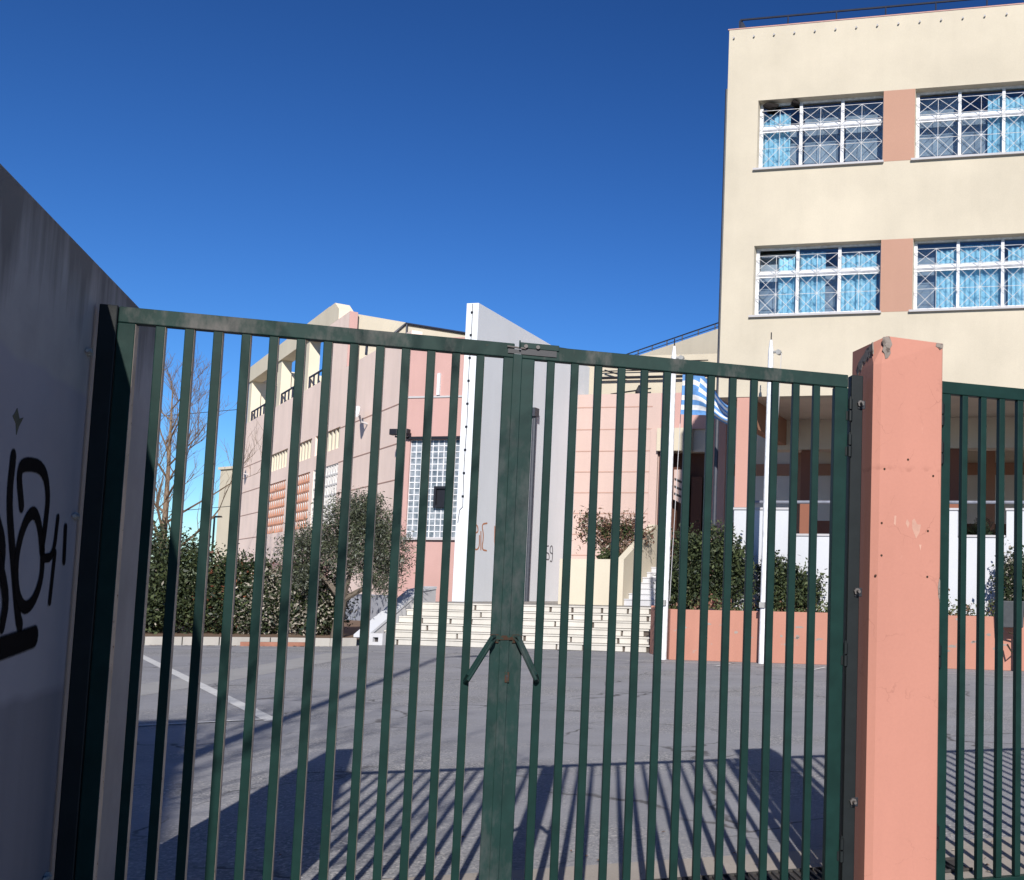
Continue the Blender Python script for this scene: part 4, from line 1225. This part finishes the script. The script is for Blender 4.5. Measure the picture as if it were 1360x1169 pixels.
# ================================================================== SALMON PLANTER
pl = thing('long_planter', 'long salmon planter wall with peeling paint in front of the school', 'planter', FAC, F_RZ)
b = MB(); b.box(-3.70, 10.5, 0.35, 0.60, 0.0, 1.115); b.build('front_wall', m_salmon, pl, bevel=0.01)
def slab(poly, z0, z1):
    n = len(poly)
    q = MB(); q.raw([(x, y, z0) for x, y in poly] + [(x, y, z1) for x, y in poly], [tuple(range(n - 1, -1, -1)), tuple(range(n, 2 * n))] + [(i, (i + 1) % n, (i + 1) % n + n, i + n) for i in range(n)])
    return q
slab([(-5.0, 2.40), (-3.705, 0.352), (-3.705, 0.75), (-4.7, 2.40)], 0.0, 1.118).build('end_wall', m_salmon, pl, bevel=0.008)
b = MB(); b.box(-5.0, -4.7, 2.402, 6.0, 0.0, 1.16); b.build('side_wall', m_salmon, pl, bevel=0.01)
slab([(-3.70, 0.603), (10.5, 0.603), (10.5, 1.495), (-4.1, 1.495), (-3.72, 0.80)], 0.0, 1.03).build('soil', m_soil, pl)
# paint flaked off the planter
flk = plaster('bare_render_flake', (0.31, 0.255, 0.225), 0.25, 0.0, scale=6)
rr = random.Random(4)
for k in range(46):
    cx_, cz_ = rr.uniform(-3.5, 5.0), rr.choice([0.42, 0.55, 0.78, 0.98, 0.6]) + rr.uniform(-0.07, 0.07)
    w_, h_ = rr.uniform(0.03, 0.13), rr.uniform(0.012, 0.045)
    n = rr.randint(6, 9)
    ragged('paint_flake', [(cx_ + math.cos(2 * math.pi * i / n) * w_ * rr.uniform(0.5, 1.1), cz_ + math.sin(2 * math.pi * i / n) * h_ * rr.uniform(0.5, 1.1)) for i in range(n)], 0.3495, flk, pl, 0.0012)

# flagpoles
def pole(label, a, b_, h, lean):
    t = thing('flagpole', label, 'flagpole', fac(a, b_), F_RZ, 'white flagpoles before the planter')
    q = MB(); q.tube([(0, 0, 0), (lean * 0.5, 0, h * 0.5), (lean, 0, h - 0.35)], [0.078, 0.070, 0.060], 12)
    q.tube([(lean, 0, h - 0.35), (lean, 0, h - 0.1)], [0.060, 0.028], 10)
    q.build('pole', m_white_metal, t, smooth=True)
    q = MB(); q.tube([(lean, 0, h - 0.1), (lean, 0, h + 0.07)], 0.014, 6); q.build('finial', m_dark, t)
    q = MB(); q.tube([(lean + 0.05, 0, h - 0.37), (lean + 0.22, 0, h - 0.37)], 0.03, 6); q.tube([(lean + 0.18, -0.05, h - 0.38), (lean + 0.18, 0.05, h - 0.38)], 0.06, 8); q.build('pulley', m_steel, t)
    q = MB(); q.tube([(lean + 0.24, 0, h - 0.4), (0.12, -0.02, 1.3)], 0.008, 4); q.build('halyard', m_greypanel, t)
    q = MB(); q.box(-0.06, 0.06, -0.12, -0.07, 1.2, 1.32); q.build('cleat', m_steel, t)
    return t
pole('left white flagpole, with the blue and white flag', -3.85, 0.38, 7.18, 0.02)
pole('right white flagpole, without a flag', -1.48, 0.08, 7.18, 0.02)

# striped flag
def flag():
    nu, nv = 54, 36
    z_top, z_bot, x0 = 6.45, 5.46, -3.52
    sm = lambda e0, e1, x: (lambda t: t * t * (3 - 2 * t))(min(1, max(0, (x - e0) / (e1 - e0))))
    vs, fs, mi = [], [], []
    for i in range(nu + 1):
        u = i / nu
        zt = z_top + 0.04 * math.sin(u * 3) - 0.84 * sm(0.2, 1.0, u)
        zb = z_bot - 0.02 * u - 0.22 * sm(0.45, 1.0, u)
        for j in range(nv + 1):
            v = j / nv
            fold = 0.17 * sm(0.15, 1, u) * math.sin(v * 8.5 + u * 3.0) + 0.05 * math.sin(u * 9 + v * 2)
            x = x0 + 1.17 * u - 0.10 * math.sin(math.pi * v) * u
            z = zb + (zt - zb) * v
            vs.append((x, 0.10 + fold + 0.2 * u, z))
    for i in range(nu):
        for j in range(nv):
            k = i * (nv + 1) + j
            fs.append((k, k + nv + 1, k + nv + 2, k + 1))
            v = (j + 0.5) / nv * 9
            u = (i + 0.5) / nu * 9 * 1.5
            row = int(8.999 - v)                      # 0 at the top
            if row <= 4 and u < 5:                     # canton with a cross
                blue = not (2 <= (9 - v) < 3 or 2 <= u < 3)
            else:
                blue = row % 2 == 0
            mi.append(0 if blue else 1)
    b = MB(); b.v, b.f, b.m = vs, fs, mi
    o = b.build('flag', [m_flagblue, m_flagwhite], None, FAC, F_RZ, smooth=True)
    return tag(o, 'blue and white striped flag with a cross hanging from the left pole', 'flag')
flag()

# litter bin on the right
t = thing('litter_bin', 'dark grey litter bin on a rusty stand before the salmon planter', 'bin', fac(3.85, 0.1), F_RZ)
b = MB(); b.prism([(-0.2, 0.9), (0.22, 0.9), (0.25, 1.45), (-0.23, 1.45)], -0.16, 0.16); b.build('bin_body', paint('dark_bin_plastic', (0.045, 0.05, 0.055), 0.5), t, bevel=0.02)
b = MB(); b.tube([(0.1, 0.02, 0), (0.1, 0.02, 0.9)], 0.03, 6); b.tube([(-0.1, 0.02, 0.55), (0.0, -0.08, 0.4), (0.12, -0.05, 0.5), (0.1, 0.0, 0.75), (-0.08, 0, 0.8)], 0.02, 6)
b.build('stand', m_rust, t, smooth=True)

# ================================================================== KERB AND BEDS ON THE LEFT
kb = thing('kerb', 'pale concrete kerb edging the hedge bed on the left', 'kerb')
kpts = [(-19.5, 24.35), (-16.97, 25.23), (-15.5, 25.75), (-14.4, 26.0), (-13.0, 26.15), (-12.55, 26.6)]
for p, q in zip(kpts[:-1], kpts[1:]):
    p, q = Vector(p), Vector(q)
    d = q - p
    n = max(1, round(d.length / 1.0))
    ang = math.atan2(d.y, d.x)
    for i in range(n):
        L = d.length / n
        o = p + d * (i / n)
        b = MB(); b.box(0.008, L - 0.008, 0, 0.16, -0.02, 0.20)
        b.build('kerbstone', m_kerb, kb, (o.x, o.y, 0), ang, bevel=0.012)
b = MB()
b.face([(-26, 24.5, 0.14), (-19.5, 24.5, 0.14), (-16.97, 25.38, 0.14), (-14.4, 26.16, 0.14), (-12.7, 26.5, 0.14), (-12.2, 30, 0.3), (-16, 36, 0.3), (-30, 45, 0.3), (-40, 40, 0.3)])
tag(b.build('soil_bed', m_soil), kind='structure')
tag(MB().box(0, 1.6, 0, 0.12, 0.0, 0.10).build('gravel_patch', m_redgravel, None, (-14.9, 25.6, 0), rad(12)), kind='structure')

# ================================================================== VEGETATION
def leaf_cloud(blobs, n, size, aspect=0.5, clump=0.18, per=14, seed=0, hollow=0.45):
    """n leaf quads gathered in clumps within ellipsoids; returns verts"""
    r = np.random.default_rng(seed)
    vol = np.array([b[3] * b[4] * b[5] for b in blobs]) ** 0.8
    nc = max(1, n // per)
    bi = r.choice(len(blobs), nc, p=vol / vol.sum())
    B = np.array(blobs)[bi]
    d = r.normal(size=(nc, 3)); d /= np.linalg.norm(d, axis=1)[:, None]
    rr_ = (hollow + (1 - hollow) * r.random(nc) ** 0.6)[:, None]
    cen = B[:, :3] + d * rr_ * B[:, 3:6] * (0.80 + 0.40 * r.random((nc, 1)))
    cen = np.repeat(cen, per, 0)
    N = len(cen)
    p = cen + r.normal(size=(N, 3)) * clump
    # stray shoots standing out of the crown
    ns = max(1, N // 70)
    B2 = np.array(blobs)[r.choice(len(blobs), ns)]
    sd = r.normal(size=(ns, 3)) + np.array([0, 0, 0.9]); sd /= np.linalg.norm(sd, axis=1)[:, None]
    k_ = 5
    tt = np.tile(np.linspace(0.9, 1.0, k_), ns)[:, None]
    ext = np.repeat(r.random((ns, 1)) * 0.32, k_, 0) * np.tile(np.linspace(0, 1, k_), ns)[:, None]
    sp_ = np.repeat(B2[:, :3], k_, 0) + np.repeat(sd * B2[:, 3:6], k_, 0) * tt + np.repeat(sd, k_, 0) * ext
    m_ = min(len(sp_), N)
    p[:m_] = sp_[:m_] + r.normal(size=(m_, 3)) * 0.018
    nrm = r.normal(size=(N, 3)) + np.array([0, -0.3, 0.5]); nrm /= np.linalg.norm(nrm, axis=1)[:, None]
    t = np.cross(nrm, r.normal(size=(N, 3))); t /= np.linalg.norm(t, axis=1)[:, None]
    s = np.cross(nrm, t)
    L = (size * (0.5 + 1.1 * r.random(N) ** 1.5))[:, None]
    w = L * aspect
    v = np.stack([p - t * L / 2, p + s * w / 2, p + t * L / 2, p - s * w / 2], 1).reshape(-1, 3)
    return v, N, r
def foliage(name, parent, blobs, n, size, mats, probs, **kw):
    v, N, r = leaf_cloud(blobs, n, size, **kw)
    me = bpy.data.meshes.new(name)
    me.vertices.add(len(v)); me.vertices.foreach_set('co', v.ravel())
    me.loops.add(N * 4); me.loops.foreach_set('vertex_index', np.arange(N * 4, dtype=np.int32))
    me.polygons.add(N); me.polygons.foreach_set('loop_start', np.arange(0, N * 4, 4, dtype=np.int32))
    for m in mats:
        me.materials.append(m)
    me.polygons.foreach_set('material_index', r.choice(len(mats), N, p=probs).astype(np.int32))
    me.update(calc_edges=True)
    return link(name, me, parent)
def branches(blobs, base, r0, seed, m, parent, name='branches', n=None):
    """stems from the base up into every blob"""
    rr = random.Random(seed)
    b = MB()
    for bl in blobs:
        c = Vector(bl[:3])
        for k in range(2):
            e = c + Vector((rr.uniform(-.5, .5) * bl[3], rr.uniform(-.5, .5) * bl[4], rr.uniform(-.3, .6) * bl[5]))
            mdl = Vector(base).lerp(e, 0.5) + Vector((rr.uniform(-.15, .15), rr.uniform(-.15, .15), 0.0))
            b.tube([base, mdl, e], [r0, r0 * 0.6, r0 * 0.2], 5)
    return b.build(name, m, parent)

# left hedge in three bushes grown together
hb = [(-19.9, 28.6, 1.5, 1.3, 1.2, 1.5), (-18.6, 28.4, 1.5, 1.0, 1.1, 1.4), (-17.9, 28.6, 1.2, 0.9, 1.1, 1.2), (-19.2, 28.0, 0.9, 1.6, 1.0, 0.9)]
t = thing('hedge', 'tall dark green hedge inside the kerb on the left', 'hedge')
foliage('crown', t, hb, 34000, 0.095, [l_dark, l_mid, l_deep, l_pale], [0.52, 0.29, 0.17, 0.02], seed=1, clump=0.16)
branches(hb, (-18.9, 28.6, 0.1), 0.06, 1, m_bark, t, 'stems')
hb = [(-17.0, 28.6, 1.1, 0.75, 0.9, 1.1), (-16.6, 28.9, 1.35, 0.6, 0.8, 0.8)]
t = thing('hedge', 'dark shaded bush at the right end of the tall hedge', 'hedge')
foliage('crown', t, hb, 15000, 0.09, [l_dark, l_mid, l_deep, l_redtip], [0.5, 0.2, 0.25, 0.05], seed=2, clump=0.15)
branches(hb, (-17.0, 28.6, 0.1), 0.05, 2, m_bark, t, 'stems')
hb = [(-15.9, 28.7, 1.05, 0.75, 0.8, 0.9), (-16.0, 28.4, 0.75, 0.6, 0.6, 0.65)]
t = thing('shrub', 'pale flecked shrub between the dark hedge and the olive tree', 'shrub', group='pale flecked shrubs')
foliage('crown', t, hb, 11000, 0.09, [l_dark, l_pale, l_deep, l_mid], [0.36, 0.34, 0.2, 0.10], seed=3, clump=0.14)
branches(hb, (-15.9, 28.7, 0.1), 0.04, 3, m_bark, t, 'stems')
hb = [(-14.75, 28.6, 1.15, 0.8, 0.8, 0.95), (-14.4, 28.4, 0.8, 0.6, 0.6, 0.7)]
t = thing('shrub', 'pale flecked shrub just left of the olive trunk', 'shrub', group='pale flecked shrubs')
foliage('crown', t, hb, 11000, 0.09, [l_dark, l_pale, l_deep, l_mid], [0.36, 0.32, 0.22, 0.10], seed=4, clump=0.14)
branches(hb, (-14.7, 28.6, 0.1), 0.04, 4, m_bark, t, 'stems')

# olive tree
ol = thing('olive_tree', 'grey green olive tree with a forked trunk before the pink wing', 'tree', (-13.55, 27.6, 0.12))
b = MB()
b.tube([(0, 0, 0), (0.02, 0, 0.5), (0.08, 0, 1.0)], [0.17, 0.125, 0.12], 9)
limbs = [[(0.08, 0, 1.0), (-0.35, 0.1, 1.45), (-0.9, 0.1, 1.9), (-1.25, 0.2, 2.3)], [(0.08, 0, 1.0), (0.25, -0.1, 1.5), (0.35, 0, 2.2), (0.3, 0.1, 3.2)], [(0.08, 0, 1.0), (0.6, 0.15, 1.35), (1.1, 0.1, 1.9), (1.4, 0, 2.4)], [(0.0, 0, 1.2), (-0.2, 0.3, 1.9), (-0.3, 0.3, 2.9)]]
for l in limbs:
    b.tube(l, [0.085, 0.06, 0.04, 0.02][:len(l)] , 7)
b.build('trunk', m_bark, ol, smooth=True)
ob = [(-1.15, 0.1, 2.2, 0.55, 0.6, 0.55), (-0.5, 0.0, 2.55, 0.6, 0.7, 0.5), (0.15, 0.1, 3.2, 0.7, 0.7, 0.55), (0.75, 0, 2.75, 0.65, 0.7, 0.6), (1.3, 0, 2.25, 0.5, 0.6, 0.65), (0.35, -0.2, 2.1, 0.7, 0.6, 0.5), (1.1, 0, 1.55, 0.45, 0.5, 0.35), (-0.85, 0, 1.6, 0.35, 0.4, 0.35), (0.6, 0.1, 3.45, 0.4, 0.4, 0.3)]
foliage('crown', ol, ob, 38000, 0.085, [l_olive, l_olived, l_olivel], [0.40, 0.50, 0.10], seed=5, clump=0.11, aspect=0.26, per=16, hollow=0.25)

# bush group in the long planter
def bush(label, blobs, n, seed, loc, group='dark bushes in the long planter', mats=(l_dark, l_mid, l_deep), pr=(0.5, 0.25, 0.25), size=0.085):
    t = thing('bush', label, 'bush', loc, F_RZ, group)
    foliage('crown', t, blobs, n * 2, size, list(mats), list(pr), seed=seed, clump=0.10)
    branches(blobs, (blobs[0][0], blobs[0][1], 0.0), 0.03, seed, m_bark, t, 'stems')
bush('large dark bush in the planter, between the two flagpoles', [(-0.35, 0.05, 1.0, 0.55, 0.45, 0.85), (0.25, 0.1, 1.15, 0.5, 0.45, 0.85), (0.75, 0.0, 0.95, 0.4, 0.4, 0.65), (-0.5, 0, 0.5, 0.4, 0.4, 0.5)], 8000, 6, fac(-3.25, 1.02, 1.03))
bush('small dark bush in the planter, right of the bare flagpole', [(0, 0, 0.6, 0.38, 0.4, 0.6), (0.55, 0, 0.5, 0.33, 0.35, 0.5), (-0.25, 0, 0.8, 0.25, 0.3, 0.45)], 4200, 7, fac(-1.35, 1.05, 1.03))
bush('dark bush with pale flecks at the right edge behind the litter bin', [(0, 0, 0.75, 0.4, 0.35, 0.7), (0.45, 0, 0.5, 0.4, 0.35, 0.5)], 4000, 8, fac(3.9, 1.0, 1.03), mats=(l_dark, l_pale, l_deep), pr=(0.55, 0.15, 0.3))
# ground cover on the planter soil
gb = [(-4.0 + k * 0.28, 0.92, 1.12, 0.24, 0.32, 0.17 + 0.06 * (k % 3)) for k in range(40)]
o = foliage('ground_cover', None, gb, 9000, 0.075, [l_moss, l_mid, l_dry], [0.55, 0.25, 0.2], seed=9, clump=0.06, hollow=0.1)
o.location = FAC; o.rotation_euler = (0, 0, F_RZ)
tag(o, 'low green ground cover along the salmon planter', 'ground cover', kind='stuff')

# dry oleander in the cream planter
t = thing('bush', 'half dry red brown bush above the cream planter by the stairs', 'bush', fac(-8.55, 8.1, 2.30), F_RZ)
db = [(-0.75, -0.1, 1.05, 0.35, 0.4, 0.6), (0.1, 0, 1.0, 0.65, 0.5, 0.45), (0.7, 0, 0.95, 0.4, 0.4, 0.4), (0.1, 0, 0.55, 0.65, 0.5, 0.4)]
foliage('crown', t, db, 3600, 0.13, [l_dry, l_dryd, l_mid, l_pale], [0.34, 0.34, 0.22, 0.10], seed=10, clump=0.13, aspect=0.3)
foliage('green_tuft', t, [(0.05, -0.5, 0.18, 0.4, 0.2, 0.2), (0.1, -0.2, 1.0, 0.5, 0.3, 0.2)], 900, 0.12, [l_mid, l_dark], [0.6, 0.4], seed=11, clump=0.06)
rr = random.Random(8)
b = MB()
for k in range(46):
    e = Vector((rr.uniform(-1.15, 1.0), rr.uniform(-.35, .35), rr.uniform(0.8, 1.75)))
    b.tube([(0.1 + rr.uniform(-.15, .15), 0, 0), (e.x * 0.5, e.y * 0.5, e.z * 0.6), e], [0.022, 0.013, 0.004], 4)
b.build('stems', m_twig, t)

# bare trees
def bare_tree(name, label, loc, h, seed, trunk_h, spread, levels=5, r0=0.16, m=m_twig, straight=0.7, seg=5):
    t = thing(name, label, 'tree', loc)
    rr = random.Random(seed)
    tb, cb = MB(), MB()
    def grow(p, d, L, r, lv):
        q = p
        pts, rs = [p], [r]
        n = 4
        for i in range(n):
            d = (d + Vector((rr.uniform(-.18, .18), rr.uniform(-.18, .18), rr.uniform(-.04, .16)))).normalized()
            q = q + d * L / n
            pts.append(q); rs.append(r * (1 - 0.55 * (i + 1) / n))
        cb.tube(pts, rs, 5 if lv < 2 else 3, cap=False)
        if lv >= levels:
            return
        for i in range(rr.randint(3, 5) if lv else 4):
            k = rr.randint(1, n)
            ax = Vector((rr.uniform(-1, 1), rr.uniform(-1, 1), rr.uniform(0.1, 0.9))).normalized()
            nd = (d * straight + ax * spread).normalized()
            grow(pts[k], nd, L * rr.uniform(0.5, 0.74), max(0.006, rs[k] * 0.62), lv + 1)
    top = Vector((0.1, 0.05, trunk_h))
    lead = Vector((0.0, 0.1, h * 0.86))
    tb.tube([(0, 0, 0), (0.03, 0, trunk_h * 0.5), top, (0.05, 0.1, h * 0.6), lead], [r0, r0 * 0.85, r0 * 0.72, r0 * 0.4, 0.02], 8)
    nb = 15
    for i in range(nb):
        s = i / (nb - 1)
        z = trunk_h * 0.75 + (h * 0.84 - trunk_h * 0.75) * s
        a = i * 2.4 + rr.uniform(-.4, .4)
        d = Vector((math.cos(a), math.sin(a), 0.55 + s * 0.8)).normalized()
        grow(Vector((0.05, 0.05, z)), d, h * (0.30 - 0.16 * s), r0 * (0.42 - 0.25 * s), 2)
    tb.build('trunk', m, t, smooth=True)
    cb.build('crown', m, t)
    return t
bare_tree('bare_tree', 'leafless tree behind the hedge on the left', (-25.6, 38.5, 0.1), 9.8, 21, 3.0, 0.75, levels=5, r0=0.15)
bare_tree('bare_tree', 'leafless street tree behind the camera shading the gate', (-3.5, -1.7, 0), 8.9, 33, 3.2, 0.85, levels=5, r0=0.09, m=m_bark)

# street lamps
def street_lamp(label, loc, h, arm, rz, r=0.09):
    t = thing('street_lamp', label, 'street lamp', loc, rz, 'street lamps')
    b = MB(); b.tube([(0, 0, 0), (0, 0, h)], [r, r * 0.6], 10); b.build('post', m_dark, t, smooth=True)
    b = MB(); b.tube([(0, 0, h - 0.05), (arm, 0, h + 0.05)], r * 0.5, 8); b.build('arm', m_dark, t)
    b = MB(); b.prism([(arm, h + 0.0), (arm + 6.5 * r, h + 0.03), (arm + 6 * r, h + 1.6 * r), (arm + 0.05, h + 1.4 * r)], -1.5 * r, 1.5 * r); b.build('lamp_head', m_dark, t, bevel=0.02)
    return t
street_lamp('thin dark street lamp far behind the hedge', (-27.65, 45, 0), 4.3, -0.1, 0.2, 0.06)
street_lamp('tall street lamp outside the wall, throwing the long thin shadow over the yard', (-4.15, 2.35, 0), 12.0, 0.35, 0.6, 0.10)

# house behind the wall whose shadow reaches the far left of the yard
t = thing('house', 'plain house behind the wall, shading the left edge of the yard', 'house', (-3.4, -5.3, 0), rad(31))
b = MB(); b.box(-8, 0, -11, 0, 0, 9.6)
b.build('wall', m_cream2, t)
b = MB(); b.box(-8.15, 0.15, -11.15, 0.15, 9.602, 9.88); b.build('roof', m_conc, t)
for x in (-6.5, -3.2):
    for z in (1.0, 4.2, 7.0):
        f = MB(); f.box(x, x + 1.3, 0.001, 0.06, z, z + 1.4); w_ = f.build('window', m_white_metal, t)
        f = MB(); f.box(x + 0.1, x + 1.2, 0.062, 0.07, z + 0.1, z + 1.3); f.build('pane', m_glassblock, w_)

# overhead cables beyond the hedge
for nm, z0, z1 in (('lower overhead cable behind the hedge on the left', 4.0, 4.35), ('upper overhead cable crossing the leafless tree on the left', 8.3, 8.5)):
    b = MB()
    b.tube([(-60 + 4.2 * k, 44.5, z0 + (z1 - z0) * k / 8 + 0.06 * (k - 4) ** 2 - 0.5) for k in range(9)], 0.016, 4)
    tag(b.build('overhead_cable', m_dark), nm, 'cable', 'overhead cables')
# dry leaves and grit blown against the gate and the kerb
rl = np.random.default_rng(5)
b = MB()
for k in range(170):
    if k < 110:
        p = gat(rl.uniform(-1.3, 3.2), abs(rl.normal(0.55, 0.7)) + 0.05, 0)
    else:
        u = rl.random()
        p = Vector((-16.9 + 4 * u, 25.15 + 0.95 * u - abs(rl.normal(0, 0.12)), 0))
    L = rl.uniform(0.008, 0.022) if k < 110 else rl.uniform(0.03, 0.07)
    a = rl.uniform(0, 6.28)
    d = Vector((math.cos(a), math.sin(a), 0)) * L
    e = Vector((-math.sin(a), math.cos(a), 0)) * L * 0.45
    z = Vector((0, 0, 0.012))
    b.face([p - d + z, p + e + z * 1.6, p + d + z * 0.9, p - e + z * 1.3], int(k % 3 == 0))
tag(b.build('leaf_litter', [l_dry, l_pale]), kind='stuff')
